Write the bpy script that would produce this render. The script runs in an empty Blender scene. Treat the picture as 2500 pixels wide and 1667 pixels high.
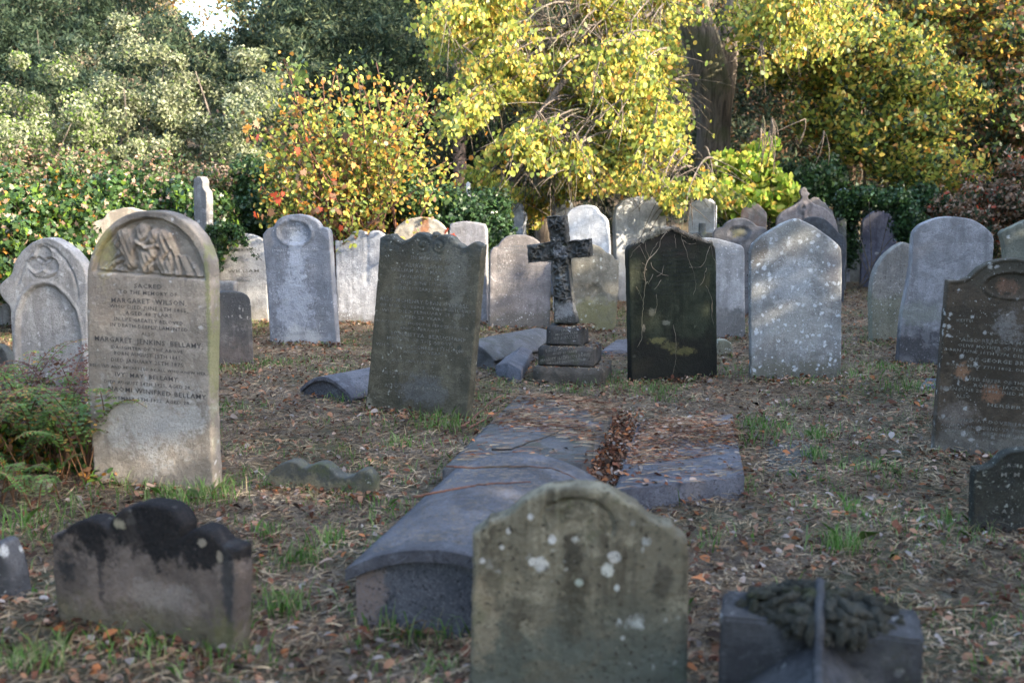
import bpy, bmesh, math, random
import numpy as np
from mathutils import Vector, Matrix, noise as mnoise
from mathutils.geometry import delaunay_2d_cdt

random.seed(7); RNG = np.random.default_rng(7)
R = math.radians
S = bpy.context.scene
COL = S.collection

# ------------------------------------------------------------------ camera, sky, sun, exposure
CAM_H = 1.6; F = 2431.0; CX, CY = 1250.0, 833.5; HOR = 478.0
PITCH = math.atan((CY - HOR) / F)
cd = bpy.data.cameras.new('camera'); cam = bpy.data.objects.new('camera', cd); COL.objects.link(cam)
cam.location = (0, 0, CAM_H); cam.rotation_euler = (math.pi / 2 - PITCH, 0, 0)
cd.sensor_width = 36; cd.lens = 35.0; cd.clip_start = 0.05; cd.clip_end = 1000
cd.dof.use_dof = True; cd.dof.focus_distance = 8.2; cd.dof.aperture_fstop = 2.0
S.camera = cam
SUN_EL = 23.0
SUN_DIR = Vector((0.90, -0.436, math.tan(R(SUN_EL)))).normalized()
w = bpy.data.worlds.new('World'); S.world = w; w.use_nodes = True
nt = w.node_tree; bg = nt.nodes['Background']; sky = nt.nodes.new('ShaderNodeTexSky')
sky.sky_type = 'NISHITA'; sky.sun_disc = False; sky.sun_elevation = R(SUN_EL)
sky.sun_rotation = math.atan2(SUN_DIR.x, SUN_DIR.y); sky.dust_density = 2.0; sky.altitude = 50; sky.ozone_density = .55
nt.links.new(sky.outputs[0], bg.inputs[0]); bg.inputs[1].default_value = 0.15
sl = bpy.data.lights.new('sun', 'SUN'); sl.energy = 2.35; sl.angle = R(0.6); sl.color = (1.0, 0.86, 0.66)
so = bpy.data.objects.new('sun', sl); COL.objects.link(so)
so.rotation_euler = SUN_DIR.to_track_quat('Z', 'Y').to_euler(); so.location = (20, -10, 20)
S.view_settings.view_transform = 'Standard'; S.view_settings.look = 'None'
S.view_settings.exposure = 3.0; S.view_settings.gamma = 1.0
S.render.engine = 'CYCLES'
S.cycles.max_bounces = 6; S.cycles.diffuse_bounces = 4; S.cycles.transmission_bounces = 4
S.cycles.glossy_bounces = 2; S.cycles.use_denoising = True
S.cycles.caustics_reflective = False; S.cycles.caustics_refractive = False

# ------------------------------------------------------------------ projection helpers
cp, sp = math.cos(PITCH), math.sin(PITCH)
def ray(x, y):
    a, u = (x - CX) / F, -(y - CY) / F
    return Vector((a, cp + u * sp, -sp + u * cp))
def gnd(x, y, z=0.0):            # point at height z seen at picture place x, y
    d = ray(x, y); t = (z - CAM_H) / d.z
    return Vector((0, 0, CAM_H)) + d * t
def at(x, y, Y):                 # point at distance Y seen at picture place x, y
    d = ray(x, y); return Vector((0, 0, CAM_H)) + d * (Y / d.y)
K1 = (0, 480, 3.016); K2 = (500, 440, 3.016); K3 = (1150, 440, 3.016); K4 = (1750, 440, 3.016)
K5 = (0, 900, 2.044); K6 = (600, 900, 2.044); K7 = (1100, 900, 2.044); K8 = (1700, 900, 2.044)
KV = (0, 0, 0.9408); Z1 = (1180, 440, 7.127); Z2 = (1740, 440, 5.6); Z3 = (2280, 620, 3.073)
Z4 = (1190, 570, 8.253); Z5 = (1530, 550, 8.252); Z6 = (930, 420, 7.126); Z7 = (2340, 1090, 7.125)
KM = (880, 540, 3.1375); K0 = (0, 0, 2.8); SRC = (0, 0, 1)
def px(k, x, y): return (k[0] + x / k[2], k[1] + y / k[2])

# ------------------------------------------------------------------ object helpers
def tag(o, label=None, cat=None, group=None, kind=None):
    if label: o['label'] = label
    if cat: o['category'] = cat
    if group: o['group'] = group
    if kind: o['kind'] = kind
    return o
def link(name, me, mat=None, parent=None):
    o = bpy.data.objects.new(name, me); COL.objects.link(o)
    if mat is not None:
        for m in (mat if isinstance(mat, (list, tuple)) else [mat]): me.materials.append(m)
    if parent is not None: o.parent = parent
    return o
def empty(name, loc, rz=0):
    o = bpy.data.objects.new(name, None); COL.objects.link(o); o.location = loc; o.rotation_euler = (0, 0, rz)
    o.empty_display_size = 0.1
    return o
def mesh_np(name, verts, nper, midx=None):
    """verts: (N, nper, 3) polygons of nper corners"""
    me = bpy.data.meshes.new(name); n = verts.shape[0]
    me.vertices.add(n * nper); me.vertices.foreach_set('co', verts.reshape(-1).astype(np.float32))
    me.loops.add(n * nper); me.loops.foreach_set('vertex_index', np.arange(n * nper, dtype=np.int32))
    me.polygons.add(n); me.polygons.foreach_set('loop_start', np.arange(0, n * nper, nper, dtype=np.int32))
    me.polygons.foreach_set('loop_total', np.full(n, nper, dtype=np.int32))
    if midx is not None: me.polygons.foreach_set('material_index', midx.astype(np.int32))
    me.update(calc_edges=True)
    return me
class Tubes:
    def __init__(s): s.v = []; s.f = []
    def add(s, pts, rads, n=6):
        pts = [Vector(p) for p in pts]; b = len(s.v); up = Vector((0.13, 0.31, 0.94))
        for i, p in enumerate(pts):
            t = (pts[min(i + 1, len(pts) - 1)] - pts[max(i - 1, 0)])
            t = t.normalized() if t.length > 1e-9 else Vector((0, 0, 1))
            a = t.cross(up)
            if a.length < 0.1: a = t.cross(Vector((1, 0, 0)))
            a.normalize(); c = t.cross(a)
            for k in range(n):
                an = 2 * math.pi * k / n
                s.v.append(p + (a * math.cos(an) + c * math.sin(an)) * rads[i])
        for i in range(len(pts) - 1):
            for k in range(n):
                k2 = (k + 1) % n
                s.f.append((b + i * n + k, b + i * n + k2, b + (i + 1) * n + k2, b + (i + 1) * n + k))
        s.f.append(tuple(b + k for k in range(n))[::-1])
        s.f.append(tuple(b + (len(pts) - 1) * n + k for k in range(n)))
    def build(s, name, mat, parent=None, smooth=True, origin=None):
        me = bpy.data.meshes.new(name)
        vs = s.v if origin is None else [v - Vector(origin) for v in s.v]
        me.from_pydata([tuple(v) for v in vs], [], s.f); me.update()
        if smooth: me.polygons.foreach_set('use_smooth', [True] * len(me.polygons))
        o = link(name, me, mat, parent)
        if origin is not None and parent is None: o.location = origin
        return o
def bez(a, b, c, n=8):
    a, b, c = Vector(a), Vector(b), Vector(c)
    return [a * (1 - t) ** 2 + b * 2 * t * (1 - t) + c * t * t for t in [i / (n - 1) for i in range(n)]]

# ------------------------------------------------------------------ material helpers
class NT:
    def __init__(s, name):
        s.m = bpy.data.materials.new(name); s.m.use_nodes = True; s.t = s.m.node_tree
        s.b = s.t.nodes['Principled BSDF']; s.out = s.t.nodes['Material Output']
        s.tc = s.t.nodes.new('ShaderNodeTexCoord')
    def n(s, typ, **kw):
        x = s.t.nodes.new(typ)
        for k, v in kw.items(): setattr(x, k, v)
        return x
    def set(s, sock, v):
        if hasattr(v, 'is_linked') or isinstance(v, bpy.types.NodeSocket): s.t.links.new(v, sock)
        elif isinstance(v, (tuple, list)): sock.default_value = tuple(v) + ((1,) if len(v) == 3 and sock.type == 'RGBA' else ())
        else: sock.default_value = v
    def noise(s, vec, scale, detail=6, rough=0.55, dist=0.0):
        x = s.n('ShaderNodeTexNoise'); s.set(x.inputs['Vector'], vec); x.inputs['Scale'].default_value = scale
        x.inputs['Detail'].default_value = detail; x.inputs['Roughness'].default_value = rough
        x.inputs['Distortion'].default_value = dist
        return x.outputs['Fac']
    def ramp(s, v, a, b, lo=0.0, hi=1.0):
        x = s.n('ShaderNodeMapRange', interpolation_type='SMOOTHSTEP'); s.set(x.inputs[0], v)
        for i, q in enumerate((a, b, lo, hi)): x.inputs[i + 1].default_value = q
        return x.outputs[0]
    def math(s, op, a, b=0.0, clamp=False):
        x = s.n('ShaderNodeMath', operation=op); x.use_clamp = clamp
        s.set(x.inputs[0], a); s.set(x.inputs[1], b); return x.outputs[0]
    def mix(s, f, a, b, mode='MIX'):
        x = s.n('ShaderNodeMix', data_type='RGBA', blend_type=mode)
        s.set(x.inputs[0], f); s.set(x.inputs[6], a); s.set(x.inputs[7], b); return x.outputs[2]
    def mapping(s, vec, loc=(0, 0, 0), scale=(1, 1, 1)):
        x = s.n('ShaderNodeMapping'); s.set(x.inputs[0], vec); x.inputs[1].default_value = loc; x.inputs[3].default_value = scale
        return x.outputs[0]
    def bump(s, h, strength, dist=0.01, normal=None):
        x = s.n('ShaderNodeBump'); s.set(x.inputs['Height'], h); x.inputs['Strength'].default_value = strength
        x.inputs['Distance'].default_value = dist
        if normal is not None: s.set(x.inputs['Normal'], normal)
        return x.outputs[0]

def stone_mat(name, base=(.36, .36, .36), base2=None, stain=(.09, .09, .085), streak=0.4, lichen=0.2, lich_col=(.55, .56, .54),
              lich_size=14, damp=None, damp_h=0.2, damp_amt=0.7, top=None, top_z=9, top_w=0.15, patches=(), speck=0.5, speck_col=None,
              rough=0.9, mottle=3.0, moss=0.0, pits=0.4, bump=0.5, grain=1.0):
    q = NT(name); seed = random.uniform(0, 50)
    P = q.tc.outputs['Object']; V = q.mapping(P, (seed, seed * .7, seed * .3))
    base2 = base2 or tuple(c * .7 for c in base)
    big = q.noise(V, mottle, 5, .6, .6)
    c = q.mix(q.ramp(big, .42, .58), base, base2)
    # weathering streaks running down the face
    sv = q.mapping(V, (0, 0, 0), (13, 6, .9)); sn = q.noise(sv, 1.0, 6, .6, .3)
    sn2 = q.noise(V, 2.1, 3, .5)
    sf = q.math('MULTIPLY', q.ramp(sn, .44, .64), q.ramp(sn2, .32, .52))
    c = q.mix(q.math('MULTIPLY', sf, streak, True), c, stain)
    # medium blotches
    bl = q.noise(V, 9, 8, .7, .4)
    c = q.mix(q.math('MULTIPLY', q.ramp(bl, .51, .60), .6), c, tuple(x * .62 for x in base))
    c = q.mix(q.math('MULTIPLY', q.ramp(bl, .47, .38), .5), c, tuple(min(1, x * 1.35) for x in base))
    wob = q.noise(V, 7, 6, .7); wob2 = q.math('ADD', q.math('MULTIPLY', wob, .55), q.math('MULTIPLY', q.noise(V, 34, 6, .75), .45))
    if damp is not None:
        z = q.n('ShaderNodeSeparateXYZ'); q.set(z.inputs[0], P)
        zz = q.math('ADD', z.outputs[2], q.math('MULTIPLY', q.math('SUBTRACT', wob, .5), .55))
        c = q.mix(q.math('MULTIPLY', q.ramp(zz, damp_h + .07, damp_h - .07), damp_amt), c, damp)
    if top is not None:
        z = q.n('ShaderNodeSeparateXYZ'); q.set(z.inputs[0], P)
        zz = q.math('ADD', z.outputs[2], q.math('MULTIPLY', q.math('SUBTRACT', wob, .5), .5))
        c = q.mix(q.math('MULTIPLY', q.ramp(zz, top_z - top_w, top_z + top_w), .93), c, top)
    for (u, z0, ru, rz, colr, amt) in patches:
        m = q.mapping(P, (-u / ru, 0, -z0 / rz), (1 / ru, 0, 1 / rz))
        le = q.n('ShaderNodeVectorMath', operation='LENGTH'); q.set(le.inputs[0], m)
        if ru < .025 and rz < .025: k_, e0, e1 = 3.6, 1.2, .8
        else: k_, e0, e1 = 5.5, 1.3, .6
        dd = q.math('ADD', le.outputs['Value'], q.math('MULTIPLY', q.math('SUBTRACT', wob2, .5), k_))
        c = q.mix(q.math('MULTIPLY', q.ramp(dd, e0, e1), amt), c, colr)
    if moss > 0:
        mn = q.noise(V, 4.3, 7, .7)
        c = q.mix(q.math('MULTIPLY', q.ramp(mn, .55, .68), moss), c, (.10, .12, .035))
    # crustose lichen: round blotches of uneven size
    if lichen > 0:
        lv = q.n('ShaderNodeVectorMath', operation='ADD'); q.set(lv.inputs[0], V)
        nz = q.n('ShaderNodeTexNoise'); q.set(nz.inputs['Vector'], V); nz.inputs['Scale'].default_value = 30; nz.inputs['Detail'].default_value = 5
        sc = q.n('ShaderNodeVectorMath', operation='SCALE'); q.set(sc.inputs[0], nz.outputs['Color']); sc.inputs['Scale'].default_value = .05
        q.set(lv.inputs[1], sc.outputs[0])
        area = q.ramp(q.noise(V, 2.3, 3, .6), .50 - .28 * lichen, .70 - .25 * lichen)
        for scl, th, am in ((lich_size, .5, .9), (lich_size * 3.2, .42, .7)):
            vo = q.n('ShaderNodeTexVoronoi'); q.set(vo.inputs['Vector'], lv.outputs[0]); vo.inputs['Scale'].default_value = scl
            sx = q.n('ShaderNodeSeparateXYZ'); q.set(sx.inputs[0], vo.outputs['Color'])
            rad = q.math('MULTIPLY', q.ramp(sx.outputs[0], 1.0 - lichen, 1.0), th)
            rag = q.math('MULTIPLY', q.math('SUBTRACT', wob2, .5), 1.1)
            f = q.math('MULTIPLY', q.ramp(q.math('ADD', q.math('SUBTRACT', rad, vo.outputs['Distance']), q.math('MULTIPLY', rag, th)), 0.02, .22), am)
            c = q.mix(q.math('MULTIPLY', f, area), c, lich_col)
    # dark organic staining in ragged patches
    ds = q.noise(V, 3.4, 10, .74, .8)
    c = q.mix(q.math('MULTIPLY', q.ramp(ds, .53, .60), min(.75, streak * .9)), c, tuple(a * .45 + b * .35 for a, b in zip(base, stain)))
    # fine grain
    fine = q.noise(V, 130, 4, .7)
    c = q.mix(q.math('MULTIPLY', q.ramp(fine, .53, .60), speck), c, speck_col or tuple(x * .4 for x in base))
    pit = q.noise(V, 48, 5, .75)
    c = q.mix(q.math('MULTIPLY', q.ramp(pit, .63 - .08 * pits, .69 - .08 * pits), min(1, pits * 1.3)), c, stain)
    c = q.mix(q.math('MULTIPLY', q.ramp(pit, .36, .30), .35 + pits * .3), c, tuple(min(.8, x * 1.7) for x in base))
    q.set(q.b.inputs['Base Color'], c); q.b.inputs['Roughness'].default_value = rough
    q.b.inputs['Specular IOR Level'].default_value = .09 if rough > .7 else .25
    gr = q.noise(V, 21, 10, .82, .2); gr2 = q.noise(V, 75, 6, .8)
    c = q.mix(1.0, c, q.mix(q.ramp(gr, .42, .57), (.52 / grain, .51 / grain, .50 / grain), (1.22, 1.22, 1.21)), 'MULTIPLY')
    c = q.mix(1.0, c, q.mix(q.ramp(gr2, .42, .58), (.58 / grain, .57 / grain, .56 / grain), (1.28, 1.28, 1.28)), 'MULTIPLY')
    h = q.math('ADD', q.math('MULTIPLY', fine, .3), q.math('ADD', pit, q.math('ADD', q.math('MULTIPLY', bl, 1.5), q.math('MULTIPLY', gr, 2.2))))
    q.set(q.b.inputs['Normal'], q.bump(h, min(1, bump * 1.5), .010))
    return q.m

def flat_mat(name, col, rough=.85, var=.35, scale=20, bump=0.0):
    q = NT(name); n = q.noise(q.tc.outputs['Object'], scale, 5, .6)
    c = q.mix(q.ramp(n, .35, .65), tuple(x * (1 - var) for x in col), tuple(min(1, x * (1 + var)) for x in col))
    q.set(q.b.inputs['Base Color'], c); q.b.inputs['Roughness'].default_value = rough
    q.b.inputs['Specular IOR Level'].default_value = .3
    if bump: q.set(q.b.inputs['Normal'], q.bump(n, bump, .02))
    return q.m
def leaf_mat(name, col, trans=.35, rough=.55, var=.3, tcol=None, spec=.3):
    q = NT(name); n = q.noise(q.tc.outputs['Object'], 2.2, 4, .7)
    c = q.mix(q.ramp(n, .38, .62), tuple(x * (1 - var) for x in col), tuple(min(.9, x * (1 + var)) for x in col))
    q.set(q.b.inputs['Base Color'], c); q.b.inputs['Roughness'].default_value = rough
    q.b.inputs['Specular IOR Level'].default_value = spec
    tr = q.n('ShaderNodeBsdfTranslucent'); q.set(tr.inputs[0], q.mix(.5, c, tcol or tuple(min(.9, x * 1.5) for x in col)))
    mx = q.n('ShaderNodeMixShader'); mx.inputs[0].default_value = trans
    q.t.links.new(q.b.outputs[0], mx.inputs[1]); q.t.links.new(tr.outputs[0], mx.inputs[2])
    q.t.links.new(mx.outputs[0], q.out.inputs[0])
    return q.m
def bark_mat(name, col):
    q = NT(name); P = q.tc.outputs['Object']
    v = q.mapping(P, (3, 1, 2), (9, 9, 1.6)); n = q.noise(v, 1.0, 8, .7, 1.0)
    c = q.mix(q.ramp(n, .38, .62), tuple(x * .4 for x in col), tuple(min(1, x * 1.4) for x in col))
    c = q.mix(q.math('MULTIPLY', q.ramp(q.noise(P, 1.3, 4), .5, .65), .5), c, (.07, .09, .03))
    q.set(q.b.inputs['Base Color'], c); q.b.inputs['Roughness'].default_value = .9
    q.set(q.b.inputs['Normal'], q.bump(n, 1.0, .05)); return q.m

# ------------------------------------------------------------------ headstones
def smooth_outline(pts, spacing):
    pts = [Vector(p) for p in pts]; n = len(pts); out = []
    corner = [True] * n
    for i in range(1, n - 1):
        a, b = (pts[i] - pts[i - 1]), (pts[i + 1] - pts[i])
        if a.length > 1e-6 and b.length > 1e-6: corner[i] = a.angle(b) > R(46)
    for i in range(n - 1):
        p1, p2 = pts[i], pts[i + 1]
        t1 = (p2 - p1) if corner[i] else (p2 - pts[i - 1]) * .5
        t2 = (p2 - p1) if corner[i + 1] else (pts[i + 2] - p1) * .5
        L = (p2 - p1).length
        if not corner[i]: t1 = t1.normalized() * L
        if not corner[i + 1]: t2 = t2.normalized() * L
        m = max(1, int(round(L / spacing)))
        for k in range(m):
            t = k / m; t_2, t_3 = t * t, t * t * t
            out.append(p1 * (2 * t_3 - 3 * t_2 + 1) + t1 * (t_3 - 2 * t_2 + t) + p2 * (-2 * t_3 + 3 * t_2) + t2 * (t_3 - t_2))
    out.append(pts[-1]); return out
def dist_poly(Q, O, closed=True):
    A = O; B = np.roll(O, -1, 0)
    if not closed: A, B = O[:-1], O[1:]
    best = np.full(len(Q), 1e9)
    for s in range(0, len(Q), 4000):
        q = Q[s:s + 4000]; ab = B - A; ap = q[:, None] - A[None]
        t = np.clip((ap * ab).sum(-1) / np.maximum((ab * ab).sum(-1), 1e-12), 0, 1)
        d = np.linalg.norm(ap - t[..., None] * ab, axis=-1); best[s:s + 4000] = d.min(1)
    return best
def inside(Q, O):
    x, y = Q[:, 0], Q[:, 1]; c = np.zeros(len(Q), bool); j = len(O) - 1
    for i in range(len(O)):
        xi, yi = O[i]; xj, yj = O[j]
        if yi != yj:
            m = ((yi > y) != (yj > y)) & (x < (xj - xi) * (y - yi) / (yj - yi) + xi); c ^= m
        j = i
    return c
def sstep(a, b, x): t = np.clip((x - a) / (b - a), 0, 1); return t * t * (3 - 2 * t)

class Stone:
    """a slab whose face outline is measured on its own upright plane; features are carved into the face"""
    def __init__(s, k, outline, bl=None, br=None, base=None, yaw=0.0, z0=0.0, origin=None):
        if origin is not None: o = Vector(origin)
        elif bl is not None:
            a, b = gnd(*bl, z0), gnd(*br, z0); o = (a + b) / 2
            if yaw == 0.0: yaw = math.degrees(math.atan2(b.y - a.y, b.x - a.x))
        else: o = gnd(*base, z0)
        s.o = o; s.yaw = R(yaw); s.M = Matrix.Translation(o) @ Matrix.Rotation(s.yaw, 4, 'Z'); s.Mi = s.M.inverted()
        s.n = Vector((math.sin(s.yaw), -math.cos(s.yaw), 0)); s.k = k
        s.pts = [s.loc(k, x, y) for x, y in outline]; s.d = o.y
    def loc(s, k, x, y):
        X, Y = px(k, x, y); d = ray(X, Y); c = Vector((0, 0, CAM_H))
        t = (s.o - c).dot(s.n) / d.dot(s.n); p = s.Mi @ (c + d * t); return Vector((p.x, p.z))
    def build(s, name, mat, thick=.09, sink=.22, spacing=None, feats=(), rough=.0025, chamfer=.010, edge=.002, parent=None, bottom=True, fine_box=None, bow=0.0):
        sp_ = spacing or max(.007, s.d * .0022)
        P2 = [p.copy() for p in s.pts]
        if bottom:
            a, b = P2[0], P2[-1]; P2 = [Vector((a.x, min(-sink, a.y)))] + P2 + [Vector((b.x, min(-sink, b.y)))]
        O = smooth_outline(P2, sp_ * 1.2)
        ox, oz = s.o.x * 7, s.o.y * 5
        O = [Vector((p.x + edge * 1.6 * mnoise.noise(Vector((p.x * 22 + ox, p.y * 22, 1))) + edge * mnoise.noise(Vector((p.x * 80, p.y * 80, oz))),
                     p.y + edge * 1.6 * mnoise.noise(Vector((p.x * 22, p.y * 22 + oz, 9))) + edge * mnoise.noise(Vector((p.x * 80, p.y * 80, ox))))) for p in O]
        A = np.array([[p.x, p.y] for p in O])
        if (np.linalg.norm(A[0] - A[-1]) < 1e-6): A = A[:-1]
        mn, mx = A.min(0), A.max(0)
        gx, gz = np.meshgrid(np.arange(mn[0], mx[0], sp_), np.arange(mn[1], mx[1], sp_ * .87))
        gx = gx + (np.arange(gx.shape[0]) % 2)[:, None] * sp_ * .5
        Q = np.stack([gx.ravel(), gz.ravel()], 1)
        if fine_box is not None:
            x0, x1, z0, z1, fs = fine_box
            hx, hz = np.meshgrid(np.arange(x0, x1, fs), np.arange(z0, z1, fs)); H = np.stack([hx.ravel(), hz.ravel()], 1)
            Q = Q[~((Q[:, 0] > x0) & (Q[:, 0] < x1) & (Q[:, 1] > z0) & (Q[:, 1] < z1))]; Q = np.concatenate([Q, H])
        Q = Q + RNG.uniform(-.12, .12, Q.shape) * sp_
        Q = Q[inside(Q, A)]; dQ = dist_poly(Q, A); Q = Q[dQ > chamfer * 1.5]
        nA = np.roll(A, -1, 0) - np.roll(A, 1, 0); nA = np.stack([-nA[:, 1], nA[:, 0]], 1); nA /= np.maximum(np.linalg.norm(nA, axis=1), 1e-9)[:, None]
        area = .5 * np.sum(A[:, 0] * np.roll(A[:, 1], -1) - np.roll(A[:, 0], -1) * A[:, 1])
        if area < 0: nA = -nA
        rings = []
        for f_ in (.35, 1.0):
            Rg = A + nA * chamfer * f_; rd = dist_poly(Rg, A); rings.append(Rg[(rd > chamfer * f_ * .8) & inside(Rg, A)])
        allp = np.concatenate([A] + rings + [Q]); n0 = len(A)
        vs, es, fs, _, _, _ = delaunay_2d_cdt([Vector(p) for p in allp], [(i, (i + 1) % n0) for i in range(n0)], [], 1, 1e-6)
        V2 = np.array([[v.x, v.y] for v in vs]); d = dist_poly(V2, A)
        y = np.zeros(len(V2)); e = np.clip(1 - d / chamfer, 0, 1); y += chamfer * (1 - np.sqrt(np.maximum(0, 1 - e * e)))
        fade = sstep(0, chamfer * 2, d); hh = np.zeros(len(V2))
        for f_ in feats: hh += f_(V2, d)
        for i, p in enumerate(V2):
            hh[i] += rough * (mnoise.noise(Vector((p[0] * 9 + ox, p[1] * 9, oz))) * 1.3 + mnoise.noise(Vector((p[0] * 45, p[1] * 45 + ox, 4))) * .5)
        y -= hh * fade
        if bow: y += bow * ((V2[:, 1]) ** 2)
        bm = bmesh.new(); bv = [bm.verts.new((p[0], yy, p[1])) for p, yy in zip(V2, y)]
        for f_ in fs:
            try: bf = bm.faces.new([bv[i] for i in f_]); bf.smooth = True
            except ValueError: pass
        bmesh.ops.recalc_face_normals(bm, faces=bm.faces)
        if sum(f_.normal.y for f_ in bm.faces) > 0: bmesh.ops.reverse_faces(bm, faces=bm.faces)
        be = [e_ for e_ in bm.edges if len(e_.link_faces) == 1]
        ring = be
        for yy in (thick * .5, thick - chamfer, thick):
            r = bmesh.ops.extrude_edge_only(bm, edges=ring)
            nv = [g for g in r['geom'] if isinstance(g, bmesh.types.BMVert)]; ring = [g for g in r['geom'] if isinstance(g, bmesh.types.BMEdge)]
            for v_ in nv: v_.co.y = yy + (rough * 1.5 * mnoise.noise(v_.co * 30) if yy != thick else 0)
        bmesh.ops.holes_fill(bm, edges=ring, sides=0)
        bmesh.ops.recalc_face_normals(bm, faces=bm.faces)
        me = bpy.data.meshes.new(name); bm.to_mesh(me); bm.free()
        o = link(name, me, mat, parent)
        if parent is None: o.matrix_world = s.M
        else: o.matrix_local = parent.matrix_world.inverted() @ s.M if parent.type == 'EMPTY' else s.M
        s.ob = o; return o
    # carved features -------------------------------------------------
    def c(s, k, x, y): p = s.loc(k, x, y); return np.array([p.x, p.y])
    def scale(s): return (s.loc(s.k, 100, 100) - s.loc(s.k, 0, 100)).length / 100
    def ellipse(s, k, x, y, rx, ry, depth, wid=.008, ring=0.0):
        c = s.c(k, x, y); q = np.linalg.norm(s.c(k, x + rx, y) - c); r = np.linalg.norm(s.c(k, x, y + ry) - c); m = min(q, r)
        def f(V, d):
            e = (np.sqrt(((V[:, 0] - c[0]) / q) ** 2 + ((V[:, 1] - c[1]) / r) ** 2) - 1) * m
            h = -depth * (1 - sstep(-wid, wid, e))
            if ring: h += ring * np.exp(-((e - wid * 1.2) / (wid * .9)) ** 2)
            return h
        return f
    def rim(s, width, depth, wid=.006, zmin=-9):      # border left standing proud of a sunk field
        def f(V, d): return -depth * sstep(width - wid, width + wid, d) * sstep(zmin - .01, zmin + .01, V[:, 1])
        return f
    def line(s, k, pts, width, depth):
        O = np.array([s.c(k, x, y) for x, y in pts])
        def f(V, d): return depth * np.exp(-(dist_poly(V, O, False) / width) ** 2)
        return f

def text_on(st, parent, lines, mat, name='inscription', proud=.0035, k=None, shear=0.0):
    """lines: (string, xl, yl, xr, yr, cap height) on the slab's face, joined into one mesh"""
    vs, fs = [], []
    for (txt, xl, yl, xr, yr, h) in lines:
        cu = bpy.data.curves.new('t', 'FONT'); cu.body = txt; cu.size = 1.0; cu.resolution_u = 1; cu.shear = shear
        cu.space_character = 1.12; cu.offset = .008
        ob = bpy.data.objects.new('t', cu); COL.objects.link(ob); bpy.context.view_layer.update()
        me = bpy.data.meshes.new_from_object(ob.evaluated_get(bpy.context.evaluated_depsgraph_get()))
        co = np.array([v.co[:] for v in me.vertices])
        if len(co) == 0: bpy.data.objects.remove(ob); continue
        a, b = st.loc(k, xl, yl), st.loc(k, xr, yr); ux = (b - a); Lw = ux.length; ux.normalize(); uz = Vector((-ux.y, ux.x))
        H = (st.loc(k, xl, yl - h) - a).length
        X0, X1 = co[:, 0].min(), co[:, 0].max(); sx = Lw / (X1 - X0); sz = H / .70
        base = len(vs)
        for p in co:
            q = a + ux * ((p[0] - X0) * sx) + uz * (p[1] * sz); vs.append((q.x, -proud, q.y))
        fs += [tuple(base + i for i in pl.vertices) for pl in me.polygons]
        bpy.data.objects.remove(ob); bpy.data.curves.remove(cu); bpy.data.meshes.remove(me)
    me = bpy.data.meshes.new(name); me.from_pydata(vs, [], fs); me.update()
    o = link(name, me, mat, parent); return o
# ------------------------------------------------------------------ ground, bank and hill
def terrain(x, y):
    h = .035 * (np.sin(x * 1.1 + .5 * y) * np.cos(y * .8) + .6 * np.sin(x * 2.7 + 1) * np.sin(y * 2.3)) * sstep(2.5, 5, np.hypot(x, y)) * .5
    h += .35 * sstep(14.5, 24, y) + .9 * sstep(20, 34, y)
    far = sstep(36, 62, np.hypot(x * .8, np.maximum(y, 0))) * (y > 0)
    dip = np.exp(-((x + .285 * y) / 4.0) ** 2) * sstep(35, 50, y)
    h += far * (17 - 8.5 * dip)
    return h
n_ = 520
s_ = np.linspace(-1, 1, n_); gx_ = 7 * s_ + 113 * s_ ** 5; t_ = np.linspace(0, 1, n_); gy_ = -25 + 25 * t_ ** .8 * 0 + 0
gy_ = np.concatenate([np.linspace(-40, 1.5, 40), np.linspace(1.6, 17, 340), 17 + 143 * np.linspace(0.004, 1, 140) ** 1.8])
X_, Y_ = np.meshgrid(gx_, gy_); Zg = terrain(X_, Y_)
mm = (np.abs(X_) < 9) & (Y_ > 1) & (Y_ < 17)
mi = np.argwhere(mm)
for a_, b_ in mi:
    x, y = X_[a_, b_], Y_[a_, b_]
    Zg[a_, b_] += .020 * mnoise.noise(Vector((x * 3, y * 3, 0))) + .012 * mnoise.noise(Vector((x * 11, y * 11, 3))) - .004
gv = np.stack([X_, Y_, Zg], -1).reshape(-1, 3); nr, nc = X_.shape
ii = (np.arange(nr - 1)[:, None] * nc + np.arange(nc - 1)[None]).ravel()
gf = np.stack([ii, ii + 1, ii + nc + 1, ii + nc], 1)
me = bpy.data.meshes.new('ground'); me.vertices.add(len(gv)); me.vertices.foreach_set('co', gv.ravel().astype(np.float32))
me.loops.add(gf.size); me.loops.foreach_set('vertex_index', gf.ravel().astype(np.int32)); me.polygons.add(len(gf))
me.polygons.foreach_set('loop_start', np.arange(0, gf.size, 4, dtype=np.int32)); me.polygons.foreach_set('loop_total', np.full(len(gf), 4, np.int32))
me.polygons.foreach_set('use_smooth', np.ones(len(gf), bool)); me.update(calc_edges=True)
q = NT('soil'); P = q.tc.outputs['Object']
n1 = q.noise(P, .9, 6, .6); n2 = q.noise(P, 14, 8, .7, .5); n3 = q.noise(q.mapping(P, (0, 0, 0), (60, 18, 30)), 1, 6, .7, 1.5)
c = q.mix(q.ramp(n2, .35, .65), (.065, .045, .028), (.175, .128, .082))
c = q.mix(q.math('MULTIPLY', q.ramp(n3, .5, .62), .7), c, (.24, .18, .12))
c = q.mix(q.math('MULTIPLY', q.ramp(n1, .47, .60), .6), c, (.035, .055, .014))
q.set(q.b.inputs['Base Color'], c); q.b.inputs['Roughness'].default_value = .95
q.set(q.b.inputs['Normal'], q.bump(q.math('ADD', n2, n3), 1.0, .03))
ground = tag(link('ground', me, q.m), kind='structure')
def gz(x, y): return float(terrain(np.array(x, float), np.array(y, float)))

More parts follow.
